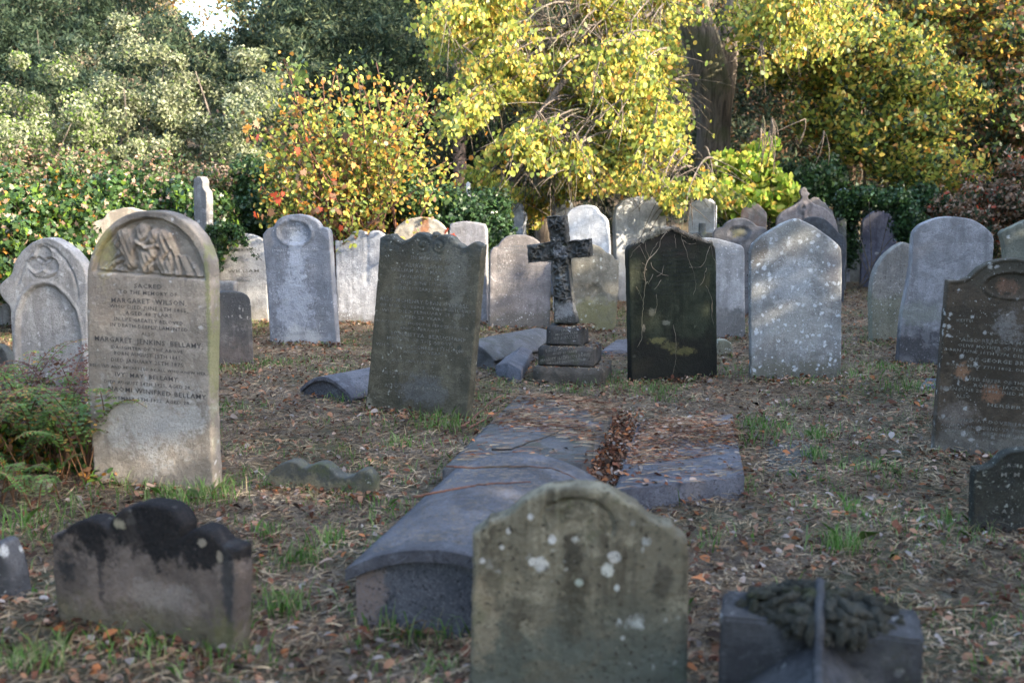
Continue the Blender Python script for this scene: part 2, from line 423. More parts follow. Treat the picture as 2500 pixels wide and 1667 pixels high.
# ------------------------------------------------------------------ headstones
BASES = []
def stone(label, k, outline, mat, cat='gravestone', name='gravestone', group=None, bl=None, br=None, base=None, yaw=0.0, feats=None, text=None, tmat=None, shear=0.0, origin=None, **kw):
    st = Stone(k, outline, bl, br, base, yaw, origin=origin)
    fl = feats(st) if feats else ()
    o = st.build(name, mat, feats=fl, **kw)
    tag(o, label, cat, group)
    if st.d < 14: BASES.append((st.M.copy(), st.pts[0].x, st.pts[-1].x, st.d))
    if text: text_on(st, o, text, tmat, k=k if not isinstance(text, dict) else None, shear=shear)
    return st
ink = flat_mat('lead_lettering', (.075, .07, .07), .7, .4, 60)
ink_soft = flat_mat('worn_lettering', (.15, .15, .155), .8, .3, 60)
pale_ink = flat_mat('pale_lettering', (.165, .16, .14), .9, .4, 60)
green_ink = flat_mat('dark_cut_lettering', (.018, .022, .02), .9, .3, 60)

# -- angel stone --
A_ = Stone(K1, [(655, 1500), (640, 1000), (638, 640), (645, 520), (672, 420), (720, 320), (790, 230), (880, 160), (980, 118), (1094, 103), (1210, 113), (1320, 155), (1410, 225), (1480, 320), (1525, 420), (1545, 520), (1550, 640), (1552, 1000), (1545, 1500)],
           bl=(230, 1176), br=(509, 1194))
def angel(st):
    arch = np.array([st.c(K1, x, y) for x, y in [(672, 556), (700, 440), (760, 330), (850, 235), (950, 180), (1070, 152), (1190, 165), (1300, 220), (1390, 300), (1455, 400), (1495, 500), (1508, 616)]])
    sc = (st.loc(K1, 1100, 400) - st.loc(K1, 1000, 400)).length / 100
    caps = [(1035, 262, 1045, 300, 58, .030), (1128, 282, 1110, 310, 46, .030), (905, 300, 905, 400, 62, .026), (880, 330, 850, 350, 30, .02), (960, 350, 940, 470, 66, .026),
            (1000, 330, 1062, 385, 24, .034), (1062, 385, 1150, 365, 22, .034), (1070, 430, 1062, 500, 62, .030), (1110, 400, 1075, 500, 48, .030), (1062, 480, 1058, 565, 26, .024),
            (1190, 320, 1230, 420, 70, .026), (1170, 440, 1240, 520, 88, .024), (1280, 470, 1300, 570, 50, .022), (1340, 480, 1400, 590, 42, .018), (1400, 520, 1470, 600, 30, .015),
            (880, 430, 830, 500, 44, .018), (850, 480, 760, 545, 36, .016), (900, 540, 870, 560, 30, .014), (1180, 280, 1220, 300, 40, .024)]
    grooves = [((1070, 400), (1000, 360), (985, 440), (1010, 500), (1055, 575)), ((1140, 370), (1160, 400), (1150, 450), (1090, 500), (1060, 575)), ((870, 340), (860, 400), (915, 470), (900, 550)),
               ((1250, 400), (1275, 480), (1265, 580)), ((1300, 450), (1330, 530), (1330, 600)), ((1350, 450), (1400, 540), (1430, 605)), ((740, 550), (800, 480), (880, 440)), ((780, 560), (840, 510), (900, 480)),
               ((1085, 240), (1080, 300), (1050, 330)), ((1210, 330), (1240, 400), (1200, 480)), ((980, 300), (1000, 350), (1040, 375))]
    def f(V, d):
        ins = inside(V, arch); da = dist_poly(V, arch); s = np.where(ins, da, -da)
        h = -.034 * sstep(-.004, .010, s) + .008 * np.exp(-((s - .02) / .006) ** 2)
        g = np.zeros(len(V))
        for x0, y0, x1, y1, r, hh in caps:
            a, b = st.c(K1, x0, y0), st.c(K1, x1, y1); ab = b - a
            t = np.clip(((V - a) @ ab) / max(ab @ ab, 1e-9), 0, 1); dd = np.linalg.norm(V - (a + t[:, None] * ab), axis=1) / (r * sc)
            g = np.maximum(g, 1.5 * hh * np.sqrt(np.clip(1 - dd * dd, 0, 1)))
        for gr in grooves:
            O = np.array([st.c(K1, x, y) for x, y in gr]); O = np.array([[p.x, p.y] for p in smooth_outline([Vector(p) for p in O], .01)])
            g -= .018 * np.exp(-(dist_poly(V, O, False) / .0075) ** 2) * (g > 0)
        fold = .0022 * np.sin(V[:, 0] * 210 + V[:, 1] * 90) * (g > .004)
        return h + np.where(ins, (g + fold) * sstep(.004, .02, s), 0)
    def rimf(V, d):
        z0 = st.c(K1, 640, 620)[1]
        return -.006 * sstep(.03, .038, d) * (V[:, 1] < z0) * 0 - .010 * np.exp(-((d - .048) / .005) ** 2) * sstep(z0 - .02, z0, V[:, 1]) * 0
    return [f, rimf]
c0, c1 = A_.c(K1, 660, 625), A_.c(K1, 1520, 140)
cc = A_.loc(K1, 1090, 640)
mA = stone_mat('buff_limestone', (.345, .305, .26), (.27, .235, .195), (.16, .14, .12), .45, .22, (.62, .60, .57), 30, patches=[
    (A_.loc(K1, 1120, 120).x, A_.loc(K1, 1120, 120).y, .33, .035, (.10, .095, .09), .7), (A_.loc(K1, 760, 400).x, A_.loc(K1, 760, 400).y, .05, .2, (.38, .35, .12), .6),
    (A_.loc(K1, 920, 390).x, A_.loc(K1, 920, 390).y, .07, .08, (.20, .165, .13), .8), (A_.loc(K1, 1180, 340).x, A_.loc(K1, 1180, 340).y, .08, .09, (.21, .17, .14), .75),
    (A_.loc(K1, 1035, 240).x, A_.loc(K1, 1035, 240).y, .04, .03, (.12, .10, .085), .8), (A_.loc(K1, 1540, 1000).x, A_.loc(K1, 1540, 1000).y, .016, .7, (.25, .26, .12), .7),
    (A_.loc(K1, 780, 700).x, A_.loc(K1, 780, 700).y, .12, .15, (.27, .225, .185), .6), (A_.loc(K1, 1100, 1520).x, A_.loc(K1, 1100, 1520).y - .1, .28, .2, (.50, .49, .465), .6)], pits=.25, speck=.25)
oA = A_.build('gravestone', mA, thick=.10, feats=angel(A_), fine_box=(c0[0], c1[0], c0[1], c1[1], .0055), spacing=.012)
tag(oA, 'tall buff round-headed gravestone with an arched relief above dark lettering', 'gravestone')
text_on(A_, oA, [('SACRED', 990, 672, 1195, 680, 32), ('TO THE MEMORY OF', 880, 712, 1305, 738, 28), ('MARGARET  WILSON,', 822, 778, 1375, 803, 36), ('WHO DIED JUNE 6TH 1865,', 808, 815, 1385, 855, 27),
    ('AGED 48 YEARS.', 925, 868, 1278, 893, 27), ('IN LIFE GREATLY BELOVED,', 845, 908, 1360, 948, 25), ('IN DEATH DEEPLY LAMENTED.', 815, 952, 1395, 995, 25), ('ALSO', 1042, 1022, 1143, 1028, 24),
    ('MARGARET  JENKINS  BELLAMY,', 700, 1058, 1495, 1120, 36), ('DAUGHTER OF THE ABOVE;', 825, 1115, 1360, 1155, 22), ('BORN AUGUST 15TH 1841,', 843, 1162, 1340, 1203, 27), ('DIED JANUARY 25TH 1875.', 820, 1210, 1362, 1255, 27),
    ('BELOVED AND REGRETTED BY ALL WHO KNEW HER.', 665, 1245, 1525, 1315, 20), ('IVY  MAY  BELLAMY.', 850, 1320, 1322, 1362, 32), ('DIED AUGUST 14TH 1921. AGED 28.', 770, 1368, 1410, 1418, 24),
    ('NAOMI WINIFRED BELLAMY', 800, 1425, 1520, 1493, 34), ('NOVEMBER 5TH 1922. AGED 28.', 780, 1485, 1405, 1533, 24)], ink, k=K1)

# -- trefoil stone at the left --
mB = stone_mat('pale_worn_stone', (.40, .39, .38), (.32, .31, .30), (.12, .115, .11), .4, .35, (.56, .56, .57), 22, damp=(.12, .11, .10), damp_h=.25, damp_amt=.5, pits=.35)
def trefoil(st):
    fs = [st.ellipse(K1, 318, 425, 58, 62, .016, .006, .006), st.ellipse(K1, 265, 500, 62, 55, .016, .006, .006), st.ellipse(K1, 370, 505, 58, 55, .016, .006, .006)]
    arch = [(140, 1500), (128, 1000), (140, 850), (180, 740), (250, 670), (330, 648), (400, 668), (480, 740), (550, 840), (580, 960), (600, 1200), (610, 1500)]
    O = np.array([st.c(K1, x, y) for x, y in arch])
    def f(V, d):
        ins = inside(V, O); da = dist_poly(V, O, False); s = np.where(ins, da, -da)
        return -.022 * sstep(-.006, .008, s) + .010 * np.exp(-((s + .022) / .010) ** 2)
    fs.append(f); fs.append(st.line(K1, [(130, 640), (190, 470), (260, 380), (320, 350), (400, 385), (480, 470), (540, 570), (565, 660), (575, 760)], .007, -.012))
    fs.append(st.line(K1, [(195, 480), (205, 540), (255, 595), (330, 610), (400, 590), (430, 540)], .007, -.010)); return fs
stone('pointed pale gravestone with a carved trefoil over a sunk arch, at the left edge', K1,
      [(112, 1540), (92, 1200), (76, 900), (68, 810), (30, 770), (-8, 700), (0, 645), (60, 590), (85, 560), (105, 480), (165, 395), (240, 335), (330, 303), (430, 335), (520, 400), (590, 480), (625, 560), (636, 640), (640, 1100), (640, 1540)],
      mB, base=(125, 1012), yaw=-9, feats=trefoil, thick=.11, spacing=.011)
mBack = stone_mat('pale_sandstone', (.42, .37, .31), None, (.2, .17, .13), .3, .1)
stone('pale buff gravestone with a curled shoulder, half hidden behind the angel stone', K1,
      [(662, 1000), (664, 400), (664, 215), (695, 185), (760, 160), (795, 112), (850, 98), (930, 80), (1010, 98), (1065, 112), (1100, 160), (1160, 185), (1190, 215), (1190, 400), (1190, 1000)], mBack, base=(300, 822), yaw=-6, thick=.1)
mDk = stone_mat('dark_mossy_stone', (.12, .125, .12), (.07, .075, .07), (.03, .03, .03), .5, .2, (.3, .31, .29), 26, moss=.4)
mGr = stone_mat('mid_grey_stone', (.27, .265, .26), None, (.09, .085, .08), .5, .3)
stone('grey headstone corner poking out of the ivy bank at the far left edge', K1, [(-150, 900), (-150, 300), (-150, 170), (-60, 140), (40, 142), (68, 152), (80, 200), (76, 300), (76, 900)], mGr, base=(-10, 800), yaw=0.01, thick=.1)
stone('low dark rounded footstone at the left edge below the trefoil stone', K1, [(-200, 1500), (-200, 1180), (-120, 1110), (-20, 1095), (30, 1130), (62, 1210), (75, 1500)], mDk, base=(-20, 978), yaw=-8, thick=.08)
mGr2 = stone_mat('broken_grey_stone', (.11, .11, .115), None, (.03, .03, .03), .5, .5)
stone('small pale-tipped broken stone at the left edge of the foreground', K5, [(-70, 1140), (-70, 890), (-30, 872), (0, 885), (18, 930), (38, 990), (50, 1040), (66, 1140)], mGr2, base=(-5, 1470), yaw=-15, thick=.10)

# -- ivy-topped pale stone and the dark stub in front --
mF = stone_mat('white_lichened_stone', (.45, .45, .45), (.38, .37, .36), (.18, .17, .15), .35, .45, (.66, .66, .66), 40, damp=(.2, .18, .14), damp_h=.2, damp_amt=.5, pits=.2)
sF = stone('pale round-topped gravestone draped with ivy, left of the blue-grey stone', K2,
      [(72, 1040), (78, 700), (80, 560), (115, 465), (190, 410), (285, 393), (370, 410), (430, 455), (448, 560), (458, 800), (470, 1025)], mF, base=(590, 786), yaw=-8, thick=.08,
      text=[('IN MEMORY OF', 200, 525, 380, 520, 22), ('WILLIAM', 170, 680, 400, 676, 20), ('DIED 1871', 240, 748, 345, 744, 18)], tmat=pale_ink)
stone('dark blackened leaning stub of a gravestone right behind the angel stone', K2,
      [(0, 1385), (5, 1000), (10, 838), (90, 825), (200, 820), (290, 832), (325, 862), (340, 930), (350, 1100), (362, 1370)],
      stone_mat('blackened_stone', (.16, .155, .15), (.09, .09, .09), (.035, .035, .04), .7, .4, (.26, .26, .25), 30, top=(.05, .055, .06), top_z=.42, top_w=.18, damp=(.12, .10, .09), damp_h=.25, damp_amt=.6),
      bl=(505, 902), br=(622, 894), thick=.10)
stone('small square-topped grey-green block behind the dark stub', K2, [(20, 950), (20, 748), (120, 746), (214, 750), (216, 950)], mGr, base=(545, 820), yaw=-8, thick=.12, chamfer=.006)

# -- blue-grey stone with oval --
_h = Stone(K2, [(480, 1195), (970, 1215)], bl=(659, 836), br=(822, 843)); L = lambda s, x, y: tuple(s.loc(s.k, x, y))
mH = stone_mat('blue_grey_stone', (.25, .26, .285), (.19, .20, .22), (.12, .125, .14), .45, .25, (.52, .54, .57), 50, patches=[
    (*L(_h, 680, 560), .10, .32, (.50, .52, .57), .75), (*L(_h, 660, 950), .19, .5, (.46, .48, .53), .7), (*L(_h, 690, 1150), .22, .12, (.44, .44, .43), .7),
    (*L(_h, 860, 620), .07, .28, (.20, .21, .235), .65), (*L(_h, 930, 900), .03, .5, (.19, .20, .22), .6), (*L(_h, 470, 480), .05, .14, (.2, .2, .21), .6), (*L(_h, 650, 400), .06, .07, (.58, .60, .62), .7)], pits=.2, speck=.25)
stone('blue-grey shouldered gravestone with an oval panel at its head and pale washed streaks', K2,
      [(480, 1195), (462, 900), (445, 650), (425, 400), (440, 378), (470, 352), (500, 346), (525, 305), (570, 270), (640, 253), (720, 256), (785, 280), (828, 312), (848, 346), (888, 352), (910, 378), (925, 550), (945, 850), (972, 1215)],
      mH, bl=(659, 836), br=(822, 843), thick=.09,
      feats=lambda s: [s.ellipse(K2, 660, 388, 118, 85, .012, .010, .018)],
      text=[('IN MEMORY', 600, 365, 712, 360, 18), ('OF', 640, 395, 690, 394, 16), ('EDWARD  GOSS  GARRARD.', 498, 530, 845, 514, 20), ('DIED 1861,', 700, 553, 800, 548, 14), ('AGED 52 YEARS', 600, 640, 815, 632, 14),
            ('FEBRUARY 21ST 1880', 550, 772, 820, 748, 16), ('AGED 61', 640, 800, 740, 795, 14), ('MARTHA GARRARD', 515, 895, 850, 872, 17), ('DIED AUGUST 1881', 560, 925, 800, 912, 14), ('ALSO JANE', 555, 1015, 690, 1008, 16), ('HORACE WALTER GARRARD', 525, 1142, 900, 1118, 16)], tmat=stone_mat('light_cut_letters', (.45, .46, .48), None, (.3, .3, .3), .2, 0))

# -- scrolled white stone and its neighbour behind --
mI = stone_mat('bluish_white_stone', (.43, .44, .47), (.36, .37, .39), (.17, .17, .18), .6, .35, (.60, .62, .66), 40, damp=(.16, .15, .14), damp_h=.12, damp_amt=.7, pits=.2)
stone('pale gravestone with a double scrolled top, partly hidden by the tall leaning brown-green stone', K2,
      [(978, 1062), (968, 800), (962, 560), (958, 445), (1000, 447), (1050, 430), (1088, 382), (1140, 368), (1180, 385), (1196, 425), (1212, 382), (1252, 370), (1300, 390), (1340, 432), (1390, 447), (1432, 445), (1430, 800), (1425, 1062)], mI,
      base=(890, 792), yaw=-10, thick=.09, feats=lambda s: [s.line(K2, [(1196, 425), (1192, 600), (1190, 760)], .02, -.012)])
stone('brown-grey round-headed gravestone showing above the scrolled pale one', K2,
      [(950, 1000), (955, 600), (962, 440), (1000, 395), (1060, 360), (1130, 347), (1200, 362), (1250, 395), (1290, 440), (1295, 600), (1300, 1000)], mGr, base=(875, 775), yaw=-10, thick=.1)
_j = Stone(K2, [(1420, 1000), (1760, 1000)], base=(1030, 790), yaw=-6)
mJ = stone_mat('cream_rusted_stone', (.40, .37, .32), (.34, .31, .26), (.2, .17, .13), .3, .15, (.5, .48, .4), 20, patches=[(*L(_j, 1620, 330), .045, .3, (.30, .12, .05), .85), (*L(_j, 1560, 420), .05, .1, (.33, .17, .09), .6)])
stone('cream round-headed gravestone with a rust-orange streak, behind the scroll-topped stone', K2,
      [(1430, 1000), (1430, 700), (1425, 480), (1393, 420), (1398, 370), (1440, 320), (1510, 285), (1590, 272), (1680, 285), (1750, 330), (1786, 380), (1782, 430), (1755, 480), (1750, 700), (1750, 1000)], mJ, base=(1030, 790), yaw=-6, thick=.08,
      feats=lambda s: [s.rim(.035, .006), s.ellipse(K2, 1425, 385, 18, 18, .006), s.ellipse(K2, 1500, 370, 25, 30, -.008), s.ellipse(K2, 1670, 355, 16, 16, -.008)])
mK = stone_mat('grey_ivy_stone', (.33, .32, .33), None, (.15, .14, .13), .4, .3)
stone('grey square gravestone half smothered by ivy, behind the right shoulder of the leaning brown-green stone', Z6,
      [(1180, 2700), (1180, 1200), (1200, 900), (1400, 860), (1650, 880), (1790, 910), (1825, 1000), (1835, 1400), (1850, 2700)], mK, base=(1140, 792), yaw=-12, thick=.1)
stone('small pale stone just left of the round-headed stone packed with lettering', K3,
      [(-60, 985), (-60, 730), (40, 718), (100, 700), (180, 690), (260, 720), (260, 985)], mI, base=(1170, 768), yaw=-5, thick=.09)

# -- leaning scrolled brown-green stone --
_m = Stone(KM, [(35, 1460), (815, 1530)], bl=(891, 1005), br=(1140, 1028))
mM = stone_mat('brown_green_stone', (.135, .125, .09), (.085, .08, .058), (.05, .05, .045), .4, .3, (.42, .43, .38), 46, top=(.075, .085, .085), top_z=_m.loc(KM, 500, 200).y, top_w=.08, patches=[
    (*L(_m, 60, 1430), .035, .08, (.27, .25, .19), .9), (*L(_m, 240, 1470), .06, .035, (.27, .26, .20), .9), (*L(_m, 600, 1530), .19, .045, (.22, .215, .15), .9), (*L(_m, 500, 1300), .2, .1, (.16, .17, .18), .5),
    (*L(_m, 740, 400), .09, .25, (.20, .195, .165), .6), (*L(_m, 760, 970), .02, .025, (.05, .055, .05), .8), (*L(_m, 330, 350), .06, .15, (.07, .065, .055), .5)], pits=.5, speck=.5)
def scrolls(st):
    def sp(k, cx, cy, r, s):
        return [(cx + s * r * (1 - t * .85) * math.cos(t * 9.2 + 1.2), cy + r * (1 - t * .85) * math.sin(t * 9.2 + 1.2)) for t in [i / 40 for i in range(41)]]
    return [st.line(KM, sp(KM, 475, 180, 62, -1), .006, -.010), st.line(KM, sp(KM, 598, 190, 62, 1), .006, -.010), st.ellipse(KM, 470, 178, 12, 12, -.006), st.ellipse(KM, 605, 185, 12, 12, -.006),
            st.line(KM, [(130, 130), (180, 130), (240, 140), (320, 180), (370, 160), (430, 118)], .006, .006)]
stM = stone('leaning brown-green gravestone with a wavy double-scroll top and fine worn lettering', KM,
      [(35, 1462), (60, 1200), (100, 760), (130, 400), (148, 130), (180, 108), (235, 98), (262, 125), (320, 152), (372, 132), (430, 90), (470, 88), (510, 104), (530, 130), (556, 84), (582, 106), (564, 134), (600, 112), (640, 103), (690, 118), (730, 158), (790, 203), (830, 182), (872, 156), (932, 186), (905, 500), (872, 900), (842, 1250), (815, 1535)],
      mM, bl=(891, 1005), br=(1140, 1028), thick=.085, feats=scrolls, spacing=.011,
      text=[('IN MEMORY OF', 390, 290, 700, 312, 28), ('ALFRED, SON OF', 345, 348, 700, 372, 27), ('WILLIAM AND MARY MONEY', 235, 378, 820, 430, 27), ('PAVILION ST CHELSEA', 305, 430, 740, 470, 24), ('DIED JUNE 11TH 1852', 315, 475, 715, 508, 24),
            ('AGED 16 YEARS & 2 MONTHS', 250, 515, 800, 560, 22), ('ALSO MCHENRY DEAN OVERALL', 150, 604, 830, 668, 28), ('OF HER QUEENS OWN FUSILIERS', 150, 645, 850, 705, 20), ('WHO DIED FEBRUARY 21 1855', 165, 688, 800, 735, 22),
            ('AGED 23 YEARS', 305, 740, 640, 765, 22), ('IN ACTION AT MOODKEE FEROZESHUHUR', 115, 765, 830, 835, 20), ('AND SOBRAON', 300, 825, 600, 850, 20), ('HENRIETTA  BEAUCHAMP', 240, 868, 810, 925, 28), ('MOTHER OF THE ABOVE', 205, 900, 700, 955, 22),
            ('WHO DIED DECEMBER 17TH 1860', 120, 948, 790, 1010, 24), ('AGED 60 YEARS', 330, 1005, 640, 1030, 22), ('ALSO EMILY MONEY', 240, 1070, 600, 1095, 20), ('IN THE 67TH YEAR OF HIS AGE', 180, 1165, 640, 1205, 20), ('ALSO WILLIAM MONEY', 185, 1265, 665, 1310, 27)], tmat=pale_ink)

# -- lettered round-headed stone left of the cross --
mN = stone_mat('mauve_grey_stone', (.235, .215, .21), (.165, .15, .145), (.09, .085, .08), .5, .35, (.50, .50, .50), 44, damp=(.13, .12, .10), damp_h=.22, damp_amt=.75, pits=.4)
stone('grey round-headed gravestone packed with slanting lettering, left of the ivy-carved cross', Z4,
      [(30, 1960), (40, 1200), (48, 600), (55, 400), (85, 330), (150, 275), (222, 245), (270, 170), (350, 90), (470, 45), (640, 28), (820, 45), (950, 95), (1050, 175), (1095, 250), (1170, 280), (1240, 330), (1270, 410), (1280, 700), (1275, 1200), (1255, 1950)],
      mN, base=(1267, 806), yaw=6, thick=.09, shear=.25, feats=lambda s: [s.line(Z4, [(200, 290), (190, 700), (150, 1200)], .012, -.006)],
      text=[('IN MEMORY', 430, 275, 790, 275, 36), ('OF SARAH BAXTER', 240, 330, 790, 350, 40), ('OF PIMLICO', 490, 400, 780, 410, 34), ('WHO DIED MAY 21 1871, AGED 78 YEARS', 170, 640, 1100, 680, 34), ('HER END WAS PEACE OF GOD', 300, 705, 930, 728, 28),
            ('THERE SHE SHALL BE WITH THE BLESSED', 180, 750, 1100, 788, 30), ('LIGHT OF LIGHT ASLEEP, BUT THEN DIM', 150, 785, 1160, 835, 28), ('RAISED AGAIN INTO LIGHT', 380, 835, 1000, 870, 30), ('ALSO OF  ABRAHAM  BAXTER,', 220, 915, 1085, 950, 42), ('HUSBAND OF THE ABOVE', 320, 975, 970, 998, 34),
            ('MARCH 23 1883, AGED 84 YEARS', 240, 1035, 1190, 1082, 34), ('GREAT LORD GOD ALMIGHTY', 300, 1088, 1080, 1130, 32), ('JUST AND TRUE ARE THY WAYS', 240, 1130, 1150, 1192, 32), ('WE REST IN HIM', 410, 1190, 880, 1215, 30)], tmat=ink_soft)

# -- brown-green stone right of the cross --
mPp = stone_mat('olive_brown_stone', (.23, .215, .175), (.17, .155, .12), (.08, .075, .06), .35, .42, (.44, .45, .40), 22, damp=(.20, .19, .08), damp_h=.35, damp_amt=.6, pits=.4)
stone('brown-green gravestone with a domed head and notched shoulders, right behind the ivy-carved cross', K3,
      [(645, 1065), (642, 800), (640, 592), (672, 580), (685, 548), (715, 540), (770, 490), (830, 466), (890, 468), (950, 490), (1005, 535), (1044, 550), (1056, 578), (1090, 592), (1086, 800), (1064, 1092)], mPp, base=(1440, 806), yaw=8, thick=.09,
      feats=lambda s: [s.rim(.02, -.006), s.ellipse(K3, 905, 830, 60, 60, .03, .04), s.ellipse(K3, 790, 830, 45, 75, .02, .03), s.line(K3, [(860, 560), (862, 1050)], .006, -.008)])

# -- far row, centre --
mW = stone_mat('white_marble_stone', (.60, .60, .60), (.50, .50, .51), (.26, .26, .26), .3, .2, (.7, .7, .7), 50, pits=.15, speck=.15)
stone('bright white shouldered gravestone behind the right arm of the ivy-carved cross', K3,
      [(600, 960), (610, 600), (625, 420), (660, 300), (700, 262), (730, 222), (790, 192), (860, 184), (915, 200), (948, 245), (990, 278), (1003, 300), (1018, 440), (1022, 600), (1025, 960)], mW, base=(1430, 762), yaw=-18, thick=.08, feats=lambda s: [s.rim(.02, .004)])
mR = stone_mat('slate_blue_stone', (.30, .33, .39), (.24, .27, .32), (.12, .13, .15), .6, .25, (.5, .52, .55), 40)
stone('slate-blue gravestone with a small round head and kneelers, behind the bright white stone', Z1,
      [(1170, 2000), (1180, 1000), (1190, 600), (1200, 500), (1245, 445), (1285, 370), (1345, 325), (1420, 318), (1480, 350), (1512, 410), (1522, 470), (1565, 520), (1575, 700), (1580, 2000)], mR, base=(1372, 724), yaw=-22, thick=.13)
stone('tall pale grey ogee-headed gravestone between the ivy-carved cross and the black stone', K3,
      [(1085, 885), (1072, 600), (1062, 320), (1066, 225), (1085, 195), (1130, 152), (1200, 128), (1290, 118), (1350, 138), (1408, 172), (1434, 205), (1436, 400), (1430, 885)],
      stone_mat('tall_pale_stone', (.42, .43, .44), (.35, .36, .365), (.16, .17, .17), .5, .3, (.66, .67, .68), 40, damp=(.2, .2, .2), damp_h=.35, damp_amt=.6, pits=.15, speck=.15),
      base=(1565, 735), yaw=13, thick=.14, spacing=.02)
stone('grey stone tip peeping over the tall pale gravestone', K3, [(1230, 900), (1235, 400), (1245, 150), (1270, 118), (1300, 106), (1335, 122), (1352, 160), (1355, 400), (1360, 900)], mGr, base=(1580, 715), yaw=-8, thick=.1)
stone('narrow white ogee-topped gravestone with a sunlit right edge, above the small dark cross', K3,
      [(1596, 900), (1600, 500), (1604, 190), (1622, 170), (1665, 145), (1695, 128), (1713, 106), (1732, 128), (1765, 150), (1788, 170), (1793, 200), (1790, 500), (1788, 900)],
      stone_mat('clean_white_stone', (.52, .54, .58), (.46, .48, .52), (.25, .26, .28), .3, .15, (.7, .7, .7), 40, pits=.08, speck=.1), base=(1712, 735), yaw=-24, thick=.16, spacing=.02)
_c = Stone(K3, [(1690, 1000), (1725, 1000)], base=(1716, 762), yaw=-4)
crs = [(1682, 1000), (1682, 424), (1612, 422), (1612, 388), (1680, 386), (1682, 315), (1730, 315), (1730, 386), (1792, 388), (1792, 424), (1730, 426), (1730, 1000)]
stone('small plain dark stone cross standing before the narrow white stone', K3, crs, mDk, cat='cross', name='stone_cross', base=(1716, 762), yaw=-4, thick=.1)
stone('pale gravestone with a worn peaked top, tucked right behind the black creeper-topped stone', K3,
      [(1500, 1150), (1498, 800), (1495, 520), (1512, 490), (1600, 452), (1700, 428), (1760, 424), (1850, 440), (1955, 470), (2000, 488), (2013, 520), (2016, 800), (2020, 1165)],
      stone_mat('speckled_pale_stone', (.37, .37, .37), (.31, .31, .31), (.11, .11, .10), .35, .35, (.62, .62, .62), 44, damp=(.09, .09, .085), damp_h=.32, damp_amt=.75, pits=.4), base=(1790, 826), yaw=2, thick=.08)
_v = Stone(Z2, [(0, 1800), (760, 1800)], base=(1808, 772), yaw=-10)
stone('dark round-headed gravestone with an oval of clasped hands, behind the pointed stone', Z2,
      [(0, 1850), (-2, 1300), (0, 722), (30, 680), (80, 650), (135, 640), (160, 600), (240, 545), (370, 517), (490, 542), (570, 595), (612, 632), (690, 640), (745, 680), (765, 740), (765, 1300), (770, 1850)],
      stone_mat('dark_brown_grey_stone', (.15, .145, .15), (.11, .105, .105), (.05, .05, .05), .6, .2, (.3, .3, .3), 30, patches=[(*L(_v, 365, 720), .09, .055, (.22, .20, .11), .8)]), base=(1808, 772), yaw=-10, thick=.1,
      feats=lambda s: [s.ellipse(Z2, 365, 718, 145, 88, .02, .008, .006), s.line(Z2, [(280, 760), (360, 720), (440, 740)], .015, .016), s.line(Z2, [(330, 700), (400, 690), (470, 720)], .014, .012), s.line(Z2, [(150, 1800), (150, 700), (220, 600), (370, 560), (520, 600), (580, 700), (580, 1800)], .006, -.006)],
      text=[('IN LOVING', 470, 1010, 740, 1010, 24), ('MEMORY OF', 470, 1120, 740, 1120, 24), ('MARTHA', 470, 1310, 740, 1310, 26), ('WHO DIED', 470, 1395, 740, 1395, 22), ('AGED 58 YEARS', 440, 1480, 750, 1480, 22), ('AND OF MARIA', 440, 1560, 750, 1560, 22)], tmat=green_ink)
# -- black stone with dead creeper --
_x = Stone(K3, [(1178, 1480), (1815, 1455)], bl=(1541, 931), br=(1752, 922))
mX = stone_mat('black_green_stone', (.036, .042, .028), (.023, .027, .019), (.009, .009, .008), .5, .06, (.2, .2, .15), 30, damp=(.016, .015, .014), damp_h=.38, damp_amt=.8, top=(.032, .028, .025), top_z=1.12, top_w=.09, pits=.15, speck=.25, rough=.75, patches=[
    (*L(_x, 1380, 1180), .08, .035, (.15, .14, .06), .7), (*L(_x, 1560, 1260), .10, .035, (.13, .12, .05), .7), (*L(_x, 1460, 1215), .06, .03, (.12, .11, .05), .6), (*L(_x, 1440, 1050), .03, .02, (.2, .2, .16), .6), (*L(_x, 1275, 1090), .012, .03, (.25, .22, .18), .7), (*L(_x, 1330, 970), .03, .03, (.14, .14, .11), .6)])
stX = stone('black-green gravestone with a low peaked top tangled in dead creeper stems', K3,
      [(1178, 1480), (1172, 1100), (1163, 700), (1158, 540), (1162, 505), (1182, 482), (1260, 455), (1350, 424), (1440, 385), (1500, 366), (1560, 386), (1640, 430), (1720, 456), (1780, 472), (1798, 500), (1806, 560), (1810, 1000), (1815, 1456)],
      mX, bl=(1541, 931), br=(1752, 922), thick=.09, feats=lambda s: [s.rim(.028, .007)])
text_on(stX, stX.ob, [('SACRED', 700, 415, 1010, 412, 50), ('TO THE MEMORY OF', 600, 540, 1300, 525, 48), ('MARY', 730, 635, 1010, 630, 60), ('OF PIMLICO.', 650, 797, 1135, 787, 45), ('WHO DEPARTED THIS LIFE 25 OCT 1854', 150, 882, 1680, 862, 46),
    ('AGED 60 YEARS.', 590, 957, 1290, 947, 46), ('AND THE ABOVE NAMED', 530, 1147, 1465, 1142, 50), ('MR JOHN HAROLD', 450, 1237, 1380, 1230, 62), ('WHO DIED 7 AUGUST 1861', 380, 1322, 1480, 1312, 50), ('AGED 70 YEARS.', 530, 1397, 1300, 1390, 50)], green_ink, k=Z5)
text_on(stX, stX.ob, [('THE WIFE OF JOHN HAROLD', 480, 722, 1450, 712, 46), ('BURIED IN HOPE', 620, 1035, 1280, 1025, 46)], green_ink, k=Z5, shear=.3)
